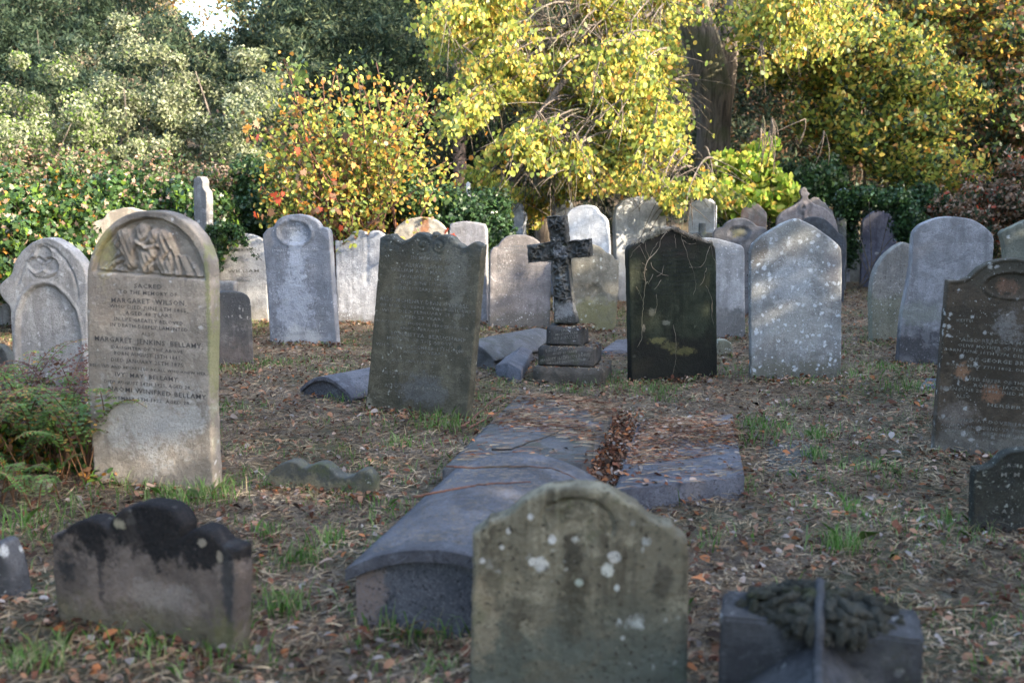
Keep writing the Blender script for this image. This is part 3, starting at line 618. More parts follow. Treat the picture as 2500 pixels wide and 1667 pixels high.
# -- pointed lichen-spotted stone --
_z = Stone(K4, [(250, 1480), (915, 1480)], bl=(1833, 931), br=(2053, 931), yaw=-1)
mZ = stone_mat('lichen_spotted_stone', (.30, .305, .30), (.24, .235, .225), (.10, .09, .08), .3, .85, (.58, .61, .64), 20, damp=(.13, .125, .095), damp_h=.19, damp_amt=.85, pits=.35, patches=[
    (*L(_z, 290, 520), .10, .16, (.12, .105, .09), .75), (*L(_z, 560, 760), .2, .22, (.45, .47, .49), .5), (*L(_z, 590, 380), .18, .09, (.22, .22, .20), .6), (*L(_z, 860, 640), .07, .14, (.22, .20, .20), .6), (*L(_z, 580, 1050), .25, .2, (.38, .375, .35), .6)])
stone('light grey gothic-pointed gravestone blotched with round white lichens, right of the black one', K4,
      [(250, 1482), (248, 1000), (247, 620), (250, 520), (262, 485), (300, 438), (390, 375), (480, 322), (560, 289), (590, 282), (628, 294), (720, 342), (820, 412), (888, 468), (916, 512), (922, 620), (920, 1000), (916, 1482)],
      mZ, bl=(1833, 931), br=(2053, 931), yaw=-1, thick=.075, spacing=.013)
# -- behind it --
mCh = stone_mat('charcoal_stone', (.075, .08, .09), (.06, .065, .07), (.03, .03, .03), .3, .2, (.2, .21, .2), 40)
stone('charcoal round-shouldered gravestone behind the right of the pointed lichen-spotted stone', Z2,
      [(1150, 1500), (1150, 900), (1160, 720), (1200, 600), (1260, 530), (1330, 503), (1410, 500), (1510, 520), (1610, 590), (1690, 680), (1730, 730), (1790, 765), (1825, 830), (1830, 950), (1800, 1500)], mCh, base=(2005, 740), yaw=-10, thick=.1)
mBr = stone_mat('mauve_brown_stone', (.24, .215, .21), (.19, .17, .17), (.1, .09, .09), .6, .2, (.4, .4, .4), 30)
stone('gothic gravestone with a carved finial and pale cross emblem, rising behind the pointed stone', Z2,
      [(865, 1400), (868, 900), (872, 600), (885, 530), (950, 440), (1030, 390), (1140, 330), (1205, 272), (1222, 235), (1206, 200), (1196, 160), (1212, 125), (1250, 98), (1285, 118), (1296, 160), (1330, 180), (1322, 205), (1300, 222), (1312, 255), (1370, 312), (1450, 352), (1520, 375), (1600, 430), (1660, 500), (1692, 580), (1715, 720), (1715, 1400)],
      mBr, base=(1972, 728), yaw=-6, thick=.12, spacing=.022, feats=lambda s: [s.ellipse(Z2, 1240, 380, 60, 85, -.02, .02), s.ellipse(Z2, 1240, 378, 22, 25, .03, .01), s.line(Z2, [(1240, 400), (1265, 520)], .02, .02)])
stone('pale broken-edged stone leaning behind the finial-topped gravestone', Z2,
      [(1180, 1400), (1190, 700), (1230, 400), (1335, 262), (1400, 234), (1460, 250), (1490, 290), (1540, 310), (1580, 370), (1640, 420), (1660, 480), (1720, 560), (1730, 900), (1730, 1400)],
      stone_mat('pale_brown_stone', (.33, .28, .25), None, (.17, .14, .13), .4, .2), base=(2000, 716), yaw=-14, thick=.12, spacing=.025)
stone('distant blue-grey pointed gravestone at the foot of the sunlit trunk on the right', Z2,
      [(1700, 1300), (1690, 500), (1678, 300), (1700, 190), (1750, 130), (1800, 108), (1860, 135), (1895, 190), (1905, 300), (1880, 500), (1880, 1300)], mR, base=(2060, 700), yaw=-4, thick=.12, spacing=.025)
stone('short dark flat-topped stone beside the ivy arch', Z2, [(1690, 1300), (1698, 700), (1700, 522), (1740, 508), (1810, 518), (1828, 560), (1832, 1300)], mDk, base=(2060, 718), yaw=-6, thick=.12, spacing=.025)
stone('greenish-grey stone leaning on its right neighbour below the ivy arch', K4,
      [(930, 782), (940, 560), (948, 480), (962, 456), (1010, 462), (1060, 500), (1066, 600), (1056, 800)], stone_mat('green_grey_slab', (.27, .30, .30), None, (.14, .15, .15), .4, .3), base=(2080, 700), yaw=-4, thick=.1, spacing=.022)
stone('dark blue-violet pointed gravestone under the arch of ivy', K4,
      [(1060, 815), (1066, 600), (1074, 310), (1120, 258), (1160, 230), (1200, 213), (1245, 235), (1290, 265), (1320, 310), (1322, 600), (1320, 815)],
      stone_mat('violet_slate_stone', (.155, .165, .22), (.12, .125, .17), (.06, .06, .09), .7, .1), base=(2145, 709), yaw=-5, thick=.1, spacing=.022)
stone('brown-stained angular stone half hidden in yellow leaves, above the clasped-hands gravestone', Z2,
      [(375, 1300), (380, 640), (388, 425), (430, 375), (520, 338), (610, 325), (645, 345), (695, 400), (740, 465), (735, 650), (735, 1300)],
      stone_mat('rust_patched_stone', (.24, .215, .20), None, (.2, .08, .04), .8, .2), base=(1840, 735), yaw=-14, thick=.12, spacing=.022)
# -- right group --
mHH = stone_mat('pitted_grey_stone', (.27, .255, .225), (.24, .23, .21), (.08, .075, .07), .4, .5, (.48, .48, .46), 40, damp=(.22, .23, .14), damp_h=.55, damp_amt=.5, pits=.7)
stone('pitted grey-green gravestone with a pointed arch, tucked left behind the tall wide leaning one', K4,
      [(1142, 1190), (1138, 1000), (1138, 830), (1162, 690), (1205, 600), (1272, 525), (1335, 478), (1382, 455), (1430, 474), (1500, 525), (1565, 600), (1600, 690), (1622, 830), (1622, 1000), (1622, 1200)], mHH, base=(2206, 837), yaw=2, thick=.10)
_i = Stone(K4, [(1335, 1330), (1930, 1400)], base=(2290, 893), yaw=-9)
mII = stone_mat('streaked_grey_stone', (.29, .285, .295), (.24, .235, .24), (.15, .145, .15), .8, .15, (.5, .5, .5), 40, damp=(.045, .043, .045), damp_h=.32, damp_amt=.85, pits=.6, patches=[(*L(_i, 1500, 980), .2, .1, (.20, .21, .16), .5)])
stone('tall wide grey gravestone with a low arched top, tilting right, behind the brown lettered stone', K4,
      [(1335, 1310), (1362, 1000), (1400, 800), (1432, 600), (1443, 430), (1462, 368), (1505, 328), (1590, 290), (1690, 269), (1800, 274), (1900, 298), (1975, 345), (2030, 400), (2042, 460), (2030, 600), (2000, 800), (1960, 1100), (1930, 1390)], mII, base=(2290, 893), yaw=-9, thick=.12)
stone('olive-grey peaked gravestone at the right edge behind the brown lettered stone', K4,
      [(2150, 1100), (2135, 700), (2118, 500), (2093, 392), (2108, 372), (2180, 342), (2262, 302), (2350, 280), (2440, 302), (2540, 372), (2560, 500), (2560, 1100)], stone_mat('olive_grey_stone', (.20, .20, .16), None, (.1, .1, .08), .4, .2), base=(2520, 830), yaw=-4, thick=.1)
_jj = Stone(SRC, [(2280, 1108), (2600, 1135)], base=(2440, 1120), yaw=-13)
mJJ = stone_mat('brown_crusted_stone', (.095, .075, .055), (.06, .05, .037), (.06, .055, .045), .4, .5, (.42, .42, .40), 24, damp=(.22, .21, .185), damp_h=.13, damp_amt=.7, top=(.075, .07, .055), top_z=1.12, top_w=.15, patches=[
    (2345 * 0 + _jj.loc(SRC, 2350, 905).x, _jj.loc(SRC, 2350, 905).y, .04, .06, (.30, .17, .10), .8), (*L(_jj, 2420, 960), .06, .06, (.28, .15, .09), .7), (*L(_jj, 2335, 1010), .11, .07, (.20, .17, .145), .85), (*L(_jj, 2460, 800), .08, .1, (.24, .23, .22), .6),
    (*L(_jj, 2460, 700), .06, .05, (.22, .13, .09), .7)])
stone('large dark brown gravestone with an oval panel and crusted lettering, cut by the right edge', SRC,
      [(2278, 1108), (2290, 960), (2303, 800), (2314, 685), (2345, 684), (2366, 677), (2390, 655), (2418, 640), (2450, 633), (2490, 632), (2525, 641), (2555, 660), (2580, 680), (2602, 688), (2632, 690), (2620, 800), (2610, 960), (2600, 1135)],
      mJJ, base=(2440, 1120), yaw=-13, thick=.09, spacing=.01, feats=lambda s: [s.rim(.016, .010), s.ellipse(SRC, 2473, 697, 66, 30, .016, .006, .010)])
stJ = [o for o in bpy.data.objects if o.get('label', '').startswith('large dark brown')][0]
text_on(_jj, stJ, [('KEITH', 170, 508, 290, 510, 22), ('ALSO REBECCA MARY', 205, 652, 760, 690, 26), ('OLIVE MOTHER OF THE ABOVE', 180, 692, 830, 750, 24), ('BORN JUNE 18TH 1774. DIED MAY 8', 80, 722, 850, 800, 22), ('OF GEORGE BRADLEY', 260, 800, 860, 850, 28),
    ('BORN MAY 7TH 1802. DIED AUG', 95, 832, 850, 900, 20), ('BELOVED SISTER OF THE ABOVE', 150, 935, 850, 1000, 22), ('ROBERT JACKSON', 300, 995, 750, 1030, 24), ('BORN JUNE 26 1804. DIED MAY 1860', 45, 1010, 850, 1080, 22), ('ALSO', 165, 1075, 270, 1080, 26), ('HERBERT', 400, 1140, 700, 1170, 24),
    ('WHO DIED AT DOVER 1861', 30, 1238, 700, 1295, 24), ('AGAINST AND CONQUER TO SUFFER', 50, 1288, 800, 1350, 22), ('THOU WILT KEEP HIM IN PEACE', 80, 1335, 800, 1395, 25)], pale_ink, k=Z3)
mKK = stone_mat('small_dark_stone', (.05, .05, .04), (.045, .047, .042), (.02, .02, .02), .3, .45, (.30, .31, .27), 50, pits=.5, damp=(.09, .085, .075), damp_h=.08, damp_amt=.5)
_kk = Stone(SRC, [(2375, 1302), (2622, 1315)], base=(2497, 1308), yaw=-8)
_kk.pts = [_kk.loc(SRC, *p) for p in [(2374, 1302), (2376, 1220), (2380, 1146), (2402, 1144), (2422, 1136), (2442, 1118), (2466, 1104), (2502, 1099), (2538, 1104), (2566, 1120), (2586, 1138), (2610, 1146), (2628, 1148), (2626, 1315)]]
oKK = _kk.build("gravestone", mKK, thick=.07, feats=[_kk.rim(.012, .007)], spacing=.008)
tag(oKK, 'small dark footstone with a curved blue-edged top, in the lower right corner', 'footstone')
text_on(_kk, oKK, [('R.S', 850, 345, 1010, 345, 60), ('M  M', 740, 520, 1060, 520, 75), ('C A S', 590, 1150, 960, 1165, 75)], pale_ink, k=Z7)
stone('little rounded pale footstone in the grass right of the black stone', K3, [(1800, 1292), (1808, 1180), (1850, 1174), (1890, 1182), (1922, 1202), (1934, 1292)], mHH, cat='footstone', bl=(1749, 868), br=(1791, 868), yaw=-3, thick=.1, sink=.1)
# -- front: dark cloudy triple-lobed stone --
_mm = Stone(K5, [(285, 1270), (1180, 1440)], bl=(139, 1521), br=(577, 1604))
mMM = stone_mat('black_crusted_sandstone', (.23, .19, .165), (.145, .12, .105), (.05, .05, .05), .3, .15, (.45, .43, .38), 10, top=(.013, .015, .018), top_z=_mm.loc(K5, 700, 935).y, top_w=.03, damp=(.15, .14, .08), damp_h=.10, damp_amt=.6, pits=.2, speck=.3, patches=[
    (*L(_mm, 600, 775), .025, .016, (.42, .38, .27), .95), (*L(_mm, 1010, 870), .020, .016, (.36, .31, .24), .95), (*L(_mm, 1095, 940), .014, .022, (.36, .31, .24), .95), (*L(_mm, 500, 1040), .018, .10, (.04, .04, .045), .75), (*L(_mm, 330, 1000), .05, .06, (.035, .037, .04), .9),
    (*L(_mm, 1140, 1150), .022, .2, (.05, .055, .06), .8), (*L(_mm, 1120, 1330), .05, .10, (.17, .165, .07), .6), (*L(_mm, 800, 1130), .14, .05, (.33, .30, .27), .5)], bump=.7, grain=1.4)
stone('low black-topped gravestone with three rounded lobes and peeling sandy face, front left', K5,
      [(290, 1272), (268, 1100), (254, 880), (256, 828), (300, 820), (335, 792), (385, 764), (440, 755), (498, 770), (536, 802), (546, 758), (585, 714), (650, 686), (730, 678), (815, 690), (878, 730), (908, 785), (903, 845), (940, 815), (990, 800), (1050, 822), (1112, 880), (1180, 908), (1186, 1000), (1180, 1440)],
      mMM, bl=(139, 1521), br=(577, 1604), thick=.085, spacing=.007, rough=.004, edge=.003, chamfer=.014)
# -- front centre lichen stone --
_nn = Stone(K7, [(95, 1660), (1185, 1690)], base=(1417, 1722), yaw=-5)
mNN = stone_mat('lichen_yellow_stone', (.33, .30, .215), (.20, .18, .13), (.055, .048, .035), .75, .36, (.62, .63, .58), 9, damp=(.13, .145, .12), damp_h=.245, damp_amt=.8, pits=.75, speck=.4, moss=.35, grain=1.5, patches=[
    (*L(_nn, 610, 950), .03, .07, (.05, .045, .035), .85), (*L(_nn, 620, 1150), .045, .13, (.06, .055, .04), .7), (*L(_nn, 1050, 1080), .03, .06, (.06, .055, .045), .7), (*L(_nn, 900, 1250), .19, .10, (.13, .13, .10), .6), (*L(_nn, 160, 1250), .05, .12, (.44, .36, .24), .5),
    (*L(_nn, 450, 975), .022, .022, (.66, .66, .62), .95), (*L(_nn, 408, 962), .012, .013, (.66, .66, .62), .95), (*L(_nn, 785, 1005), .019, .021, (.64, .65, .58), .95), (*L(_nn, 818, 938), .018, .016, (.62, .62, .58), .9), (*L(_nn, 505, 853), .010, .012, (.66, .66, .64), .95), (*L(_nn, 288, 812), .009, .012, (.66, .66, .64), .95),
    (*L(_nn, 830, 1092), .012, .013, (.62, .64, .6), .95), (*L(_nn, 640, 1062), .013, .013, (.45, .50, .42), .9), (*L(_nn, 980, 862), .014, .014, (.40, .42, .40), .85), (*L(_nn, 255, 890), .009, .009, (.66, .66, .64), .9), (*L(_nn, 160, 955), .009, .009, (.62, .62, .6), .9), (*L(_nn, 398, 738), .009, .01, (.64, .64, .62), .9)], bump=.8)
stone('stout yellow-grey lichen-spotted gravestone with a rounded head and notched shoulders, front centre', K7,
      [(96, 1690), (98, 1400), (108, 1000), (108, 832), (138, 806), (172, 778), (186, 757), (240, 756), (292, 728), (345, 678), (425, 628), (520, 600), (620, 588), (720, 598), (820, 630), (920, 690), (1000, 758), (1055, 784), (1108, 790), (1134, 828), (1182, 862), (1188, 920), (1184, 1400), (1182, 1690)],
      mNN, base=(1417, 1722), yaw=-5, thick=.085, spacing=.006, rough=.004, edge=.003, chamfer=.012,
      feats=lambda s: [s.line(K7, [(470, 800), (455, 740), (480, 690), (560, 662), (640, 655), (720, 672), (785, 720), (812, 780), (800, 830)], .007, -.010), s.ellipse(K7, 640, 760, 165, 100, .005, .02)])
_w = Stone(K6, [(105, 590), (640, 640)], bl=(655, 1190), br=(912, 1213))
stone('sunken wavy-topped fragment of a gravestone in the leaves, centre left', K6,
      [(95, 600), (100, 545), (135, 500), (190, 470), (240, 464), (290, 492), (335, 480), (385, 474), (425, 500), (455, 532), (512, 542), (562, 512), (600, 508), (632, 545), (640, 640)],
      stone_mat('sunken_mossy_stone', (.21, .19, .13), (.15, .14, .10), (.06, .06, .05), .3, .2, (.4, .4, .35), 30, moss=.5, top=(.08, .085, .08), top_z=.085, top_w=.03), bl=(655, 1190), br=(912, 1213), thick=.08, sink=.1, spacing=.008)

# -- ivy-carved cross on three steps --
mCr = stone_mat('mossy_cross_stone', (.10, .098, .09), (.05, .05, .047), (.022, .022, .02), .4, .14, (.46, .47, .46), 34, moss=.35, pits=.6, bump=1.0, patches=[])
cb = gnd(1390, 936); cyaw = -14
def slab(name, mat, origin, yaw, w_, d_, h_, z0, parent=None, rootM=None, cham=.012, taper=0.0):
    """a worn block: w wide, d deep, h high, its front face centred on origin"""
    bm = bmesh.new(); bmesh.ops.create_cube(bm, size=1)
    for v in bm.verts:
        t = taper if v.co.z > 0 else 0
        v.co = Vector((v.co.x * (w_ - 2 * t), (v.co.y + .5) * (d_ - 2 * t) + t, (v.co.z + .5) * h_ + z0))
    bmesh.ops.bevel(bm, geom=bm.edges[:], offset=cham, segments=2, affect='EDGES')
    bmesh.ops.subdivide_edges(bm, edges=[e for e in bm.edges if e.calc_length() > .08], cuts=6, use_grid_fill=True)
    for v in bm.verts: v.co += Vector((mnoise.noise(v.co * 14), mnoise.noise(v.co * 14 + Vector((5, 0, 0))), mnoise.noise(v.co * 14 + Vector((0, 7, 0))))) * .005
    for f in bm.faces: f.smooth = True
    me = bpy.data.meshes.new(name); bm.to_mesh(me); bm.free()
    o = link(name, me, mat); M = Matrix.Translation(origin) @ Matrix.Rotation(R(yaw), 4, 'Z')
    if parent is not None: o.parent = parent; o.matrix_local = rootM.inverted() @ M
    else: o.matrix_world = M
    return o
uy = Vector((math.sin(R(-cyaw)), math.cos(R(-cyaw)), 0))
cen = cb + uy * .27
sc_ = Stone(K3, [(610, 1062), (607, 900), (598, 760), (590, 602), (500, 603), (420, 608), (412, 480), (500, 468), (582, 458), (566, 360), (555, 268), (690, 262), (700, 360), (708, 450), (790, 442), (872, 435), (880, 562), (800, 570), (718, 582), (730, 760), (745, 900), (780, 1056)], origin=cen - uy * .07, yaw=cyaw)
_l = lambda x, y: tuple(sc_.loc(K3, x, y))
mCr = stone_mat('mossy_cross_stone', (.12, .118, .11), (.055, .055, .052), (.022, .022, .02), .5, .2, (.46, .47, .46), 34, moss=.35, pits=.6, bump=1.0, grain=1.3, patches=[(*_l(690, 960), .09, .09, (.30, .30, .30), .85), (*_l(650, 530), .05, .06, (.27, .27, .28), .8), (*_l(660, 740), .055, .10, (.22, .23, .23), .6)])
def ivyrel(st):
    rn = random.Random(3); L_ = []
    for i in range(60):
        t = rn.random()
        if t < .55: x, y = rn.uniform(600, 715) + (0 if t < .2 else 8), rn.uniform(280, 900)
        else: x, y = rn.uniform(425, 870), rn.uniform(455, 590)
        L_.append((st.c(K3, x, y), rn.uniform(.035, .055), rn.uniform(0, 6)))
    def f(V, d):
        h = np.zeros(len(V)) - .026
        for c_, r, a in L_:
            q = V - c_; rr = np.hypot(q[:, 0], q[:, 1]); th = np.arctan2(q[:, 1], q[:, 0]) + a
            lobe = r * (.62 + .38 * np.cos(th * 5)) ; h = np.maximum(h, .024 * (1 - (rr / np.maximum(lobe, 1e-4)) ** 2) - .004)
        z = st.c(K3, 700, 900)[1]; low = sstep(z + .03, z - .02, V[:, 1])
        return np.maximum(h, -.026) * (1 - low) + low * .0
    return f
oC = sc_.build('stone_cross', mCr, thick=.14, feats=[ivyrel(sc_)], spacing=.008, rough=.006, edge=.005, bottom=False)
tag(oC, 'dark stone cross carved with ivy leaves, leaning left on three lettered steps', 'cross')
zs = sc_.pts[0].y - .0
mSt = stone_mat('dark_step_stone', (.095, .09, .085), (.06, .058, .055), (.03, .03, .03), .35, .25, (.40, .40, .40), 40, moss=.25, damp=(.15, .135, .115), damp_h=.1, damp_amt=.5, pits=.5)
mSt2 = stone_mat('brown_step_stone', (.13, .115, .095), (.08, .07, .058), (.05, .05, .05), .35, .25, (.40, .40, .40), 40, moss=.4, pits=.5)
def step(kx0, kx1, ytop, ybot, depth, mat, zlo, zhi):
    dpt = cen - uy * depth / 2
    t = Stone(K3, [], origin=dpt, yaw=cyaw)
    a, b = t.loc(K3, kx0, ybot), t.loc(K3, kx1, ybot)
    org = t.M @ Vector(((a.x + b.x) / 2, 0, 0)); o = slab('step', mat, Vector((org.x, org.y, 0)), cyaw, b.x - a.x, depth, zhi - zlo, zlo, oC, sc_.M)
    return t, o
t3 = Stone(K3, [], origin=cen - uy * .14, yaw=cyaw); z3t = t3.loc(K3, 690, 1098).y; z3b = t3.loc(K3, 690, 1202).y
t2 = Stone(K3, [], origin=cen - uy * .21, yaw=cyaw); z2t = t2.loc(K3, 700, 1232).y
t1 = Stone(K3, [], origin=cen - uy * .28, yaw=cyaw); z1t = t1.loc(K3, 720, 1385).y
_, s3 = step(552, 825, 0, 1200, .28, mSt, z2t - .003, max(z3t, zs - .01))
_, s2 = step(493, 905, 0, 1350, .42, mSt, z1t - .003, z2t)
_, s1 = step(455, 968, 0, 1500, .56, mSt2, -.2, z1t)
def steptext(t, ob, lines):
    o = text_on(t, oC, lines, pale_ink, k=K3, proud=.006); o.parent = ob
    o.matrix_local = ob.matrix_local.inverted() @ (sc_.M.inverted() @ t.M)
steptext(t3, s3, [('IN', 668, 1118, 708, 1112, 22), ('MEMORIAM', 622, 1145, 782, 1130, 18), ('H.P.HARTLEY', 612, 1175, 792, 1158, 22)])
steptext(t2, s2, [('DIED 27TH OCTOBER 1870', 553, 1264, 838, 1228, 18), ('AGED 52 YEARS', 605, 1283, 778, 1264, 16), ('ALSO', 680, 1300, 720, 1296, 14), ('HARRIET ELIZABETH PAYNE', 515, 1335, 880, 1292, 20), ('DIED 1ST DECEMBER 1882', 560, 1357, 850, 1325, 16)])

# white marble cross in the ivy
stone('slim white marble cross rising out of the ivy mound', Z6,
      [(1490, 2400), (1480, 640), (1486, 460), (1420, 455), (1420, 385), (1486, 380), (1478, 260), (1480, 200), (1512, 172), (1545, 200), (1550, 260), (1556, 380), (1620, 385), (1620, 455), (1558, 460), (1556, 640), (1560, 2400)], mW, cat='cross', name='stone_cross', base=(1143, 752), yaw=-5, thick=.10)
# tall marker left
stone('weathered upright headstone with a scrolled shoulder standing above the ivy bank on the left', K0,
      [(1330, 2100), (1326, 1500), (1320, 1280), (1325, 1225), (1348, 1206), (1370, 1210), (1385, 1240), (1388, 1285), (1408, 1320), (1412, 1450), (1420, 2100)], mGr, base=(492, 806), yaw=-30, thick=.10, spacing=.014)
stone('tall grey-blue round-topped gravestone with a lower twin before it, left of the cross', Z1,
      [(340, 2100), (362, 900), (372, 560), (380, 380), (420, 332), (490, 306), (580, 320), (640, 380), (680, 470), (690, 900), (690, 2100)], mR, base=(1245, 728), yaw=-10, thick=.12, spacing=.022)
stone('blue-grey arched gravestone with a bright carved right edge, in front of its taller twin', Z1,
      [(420, 2100), (424, 900), (426, 560), (440, 470), (480, 410), (540, 392), (600, 410), (645, 470), (658, 545), (705, 595), (702, 700), (688, 720), (686, 2100)], stone_mat('blue_arched_stone', (.34, .37, .43), None, (.18, .2, .22), .5, .2), base=(1258, 738), yaw=-20, thick=.16, spacing=.02)

# ------------------------------------------------------------------ ledgers and tombs
mLed = stone_mat('slate_blue_ledger', (.145, .147, .168), (.085, .087, .103), (.045, .045, .052), .2, .2, (.30, .30, .31), 60, pits=.8, speck=.7, rough=.6, bump=1.0, grain=1.35)
mLedG = stone_mat('green_tinged_ledger', (.12, .12, .128), (.07, .073, .068), (.07, .07, .07), .2, .2, (.30, .30, .30), 60, pits=.5, rough=.6, moss=.3, bump=.8)
mGran = stone_mat('dark_granite', (.075, .08, .095), (.055, .058, .068), (.02, .02, .025), .2, .1, (.2, .2, .22), 80, pits=.9, speck=.7, speck_col=(.16, .17, .19), rough=.6)
def polyslab(name, label, cat, corners, z, thick, mat, ridge=0.0, parent=None):
    """four-cornered slab; corners near-left, near-right, far-right, far-left as picture places at height z"""
    C = [gnd(x, y, z) for x, y in corners]; o_ = sum(C, Vector()) / 4
    bm = bmesh.new(); NX, NY = 24, 36; grid = []
    for j in range(NY + 1):
        row = []
        for i in range(NX + 1):
            u, v = i / NX, j / NY
            p = C[0] * (1 - u) * (1 - v) + C[1] * u * (1 - v) + C[2] * u * v + C[3] * (1 - u) * v
            rr = ridge * (1 - abs(2 * u - 1))
            p = Vector((p.x, p.y, z + rr + .003 * mnoise.noise(p * 6)))
            if i in (0, NX) or j in (0, NY): p += Vector((mnoise.noise(p * 25), mnoise.noise(p * 25 + Vector((3, 3, 3))), 0)) * .005 + Vector((0, 0, -.006))
            row.append(bm.verts.new(p - o_))
        grid.append(row)
    for j in range(NY):
        for i in range(NX):
            f = bm.faces.new((grid[j][i], grid[j][i + 1], grid[j + 1][i + 1], grid[j + 1][i])); f.smooth = True
    be = [e for e in bm.edges if len(e.link_faces) == 1]
    r = bmesh.ops.extrude_edge_only(bm, edges=be)
    for v in [g for g in r['geom'] if isinstance(g, bmesh.types.BMVert)]: v.co.z = z - thick - o_.z
    bmesh.ops.holes_fill(bm, edges=[g for g in r['geom'] if isinstance(g, bmesh.types.BMEdge)], sides=0)
    bmesh.ops.recalc_face_normals(bm, faces=bm.faces)
    me = bpy.data.meshes.new(name); bm.to_mesh(me); bm.free(); o = link(name, me, mat); o.location = o_
    tag(o, label, cat); return o
polyslab('ledger_stone', 'long gently ridged blue-grey ledger lying behind the barrel-topped tomb', 'grave slab', [(1079, 1143), (1420, 1130), (1495, 989), (1266, 963)], .20, .35, mLedG, ridge=.03)
polyslab('ledger_stone', 'flat blue-grey grave slab strewn with twigs and dead leaves, right of the ridged ledger', 'grave slab', [(1500, 1196), (1817, 1160), (1788, 1008), (1560, 1028)], .13, .3, mLed)
polyslab('ledger_stone', 'small tilted blue slab with a raised middle, left of the cross steps', 'grave slab', [px(K3, 182, 1362), px(K3, 372, 1402), px(K3, 468, 1224), px(K3, 345, 1215)], .10, .25, mLed, ridge=.05)
polyslab('ledger_stone', 'narrow dark kerb block beyond the small tilted blue slab', 'grave kerb', [px(K3, 215, 1236), px(K3, 352, 1246), px(K3, 372, 1208), px(K3, 240, 1200)], .08, .2, mGran)
polyslab('ledger_stone', 'pale blue-grey slab lying between the cross steps and the black gravestone', 'grave slab', [px(K3, 960, 1252), px(K3, 1240, 1248), px(K3, 1260, 1160), px(K3, 1070, 1172)], .06, .2, mLed)
polyslab('ledger_stone', 'sunken soil-covered grave slab in the grass right of the twig-strewn one', 'grave slab', [(1868, 1176), (1984, 1180), (1984, 1070), (1880, 1072)], .004, .2, mDk)
polyslab('ledger_stone', 'small pale stone lying in the grass beside the brown lettered gravestone', 'grave slab', [(2245, 942), (2300, 944), (2300, 924), (2262, 922)], .05, .2, mLed)
def barrel(name, label, near_l, yaw, width, length, side, sag, mat, endmat, lip=.05, over=.03):
    """barrel-topped tomb: a curved cover over a plain body; near_l is the near left corner of the cover"""
    M = Matrix.Translation(Vector((near_l.x, near_l.y, 0))) @ Matrix.Rotation(R(yaw), 4, 'Z')
    root = empty(name, M.translation, R(yaw)); tag(root, label, 'tomb')
    def arc(n, w0, w1, zs, sg):
        out = []
        for i in range(n + 1):
            u = i / n; x = w0 + (w1 - w0) * u; out.append((x, zs + sg * (1 - (2 * u - 1) ** 2)))
        return out
    def prism(nm, prof, y0, y1, m, ny=30):
        bm = bmesh.new(); rows = []
        for j in range(ny + 1):
            y = y0 + (y1 - y0) * j / ny
            rows.append([bm.verts.new((x, y + .004 * mnoise.noise(Vector((x * 20, y * 20, z * 9))), z + .002 * mnoise.noise(Vector((x * 8, y * 8, 1))))) for x, z in prof])
        n = len(prof)
        for j in range(ny):
            for i in range(n):
                f = bm.faces.new((rows[j][i], rows[j][(i + 1) % n], rows[j + 1][(i + 1) % n], rows[j + 1][i])); f.smooth = True
        bm.faces.new(rows[0]); bm.faces.new(rows[-1][::-1])
        for e in bm.edges:
            if len(e.link_faces) == 2 and e.calc_face_angle(0) > R(35): e.smooth = False
        bmesh.ops.recalc_face_normals(bm, faces=bm.faces)
        me = bpy.data.meshes.new(nm); bm.to_mesh(me); bm.free(); return link(nm, me, m, root)
    top = arc(22, 0, width, side, sag); low = [(x, z - lip) for x, z in arc(22, 0, width, side, sag)][::-1]
    prism('cover', top + low, 0, length, mat)
    b = [(over, -.2)] + [(max(over, min(width - over, x)), z - lip + .004) for x, z in arc(22, over, width - over, side, sag * .98)] + [(width - over, -.2)]
    prism('body', b, over, length - over, endmat); return root
nl = gnd(842, 1390, .23)
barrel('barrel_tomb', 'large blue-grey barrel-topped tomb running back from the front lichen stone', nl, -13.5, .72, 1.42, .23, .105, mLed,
       stone_mat('pink_strip_granite', (.085, .09, .105), (.06, .063, .075), (.02, .02, .025), .1, .1, (.2, .2, .22), 80, pits=.9, speck=.7, speck_col=(.18, .18, .2), rough=.6, patches=[(.05, .0, .10, .6, (.21, .16, .14), .9)]), lip=.045)  # patch: pinkish brown strip along the left side of the body
nl2 = gnd(732, 940, .10)
barrel('barrel_tomb', 'low dark granite barrel-topped tomb left of the leaning brown-green stone', nl2, -38, .60, 1.5, .07, .13, mLed, mGran, lip=.03, over=.02)
nl3 = gnd(1080, 862, .10)
barrel('barrel_tomb', 'low grey barrel-topped tomb in the grass right of the leaning brown-green stone', nl3, -36, .62, 1.2, .10, .14, mLedG, mLedG, lip=.03, over=.02)

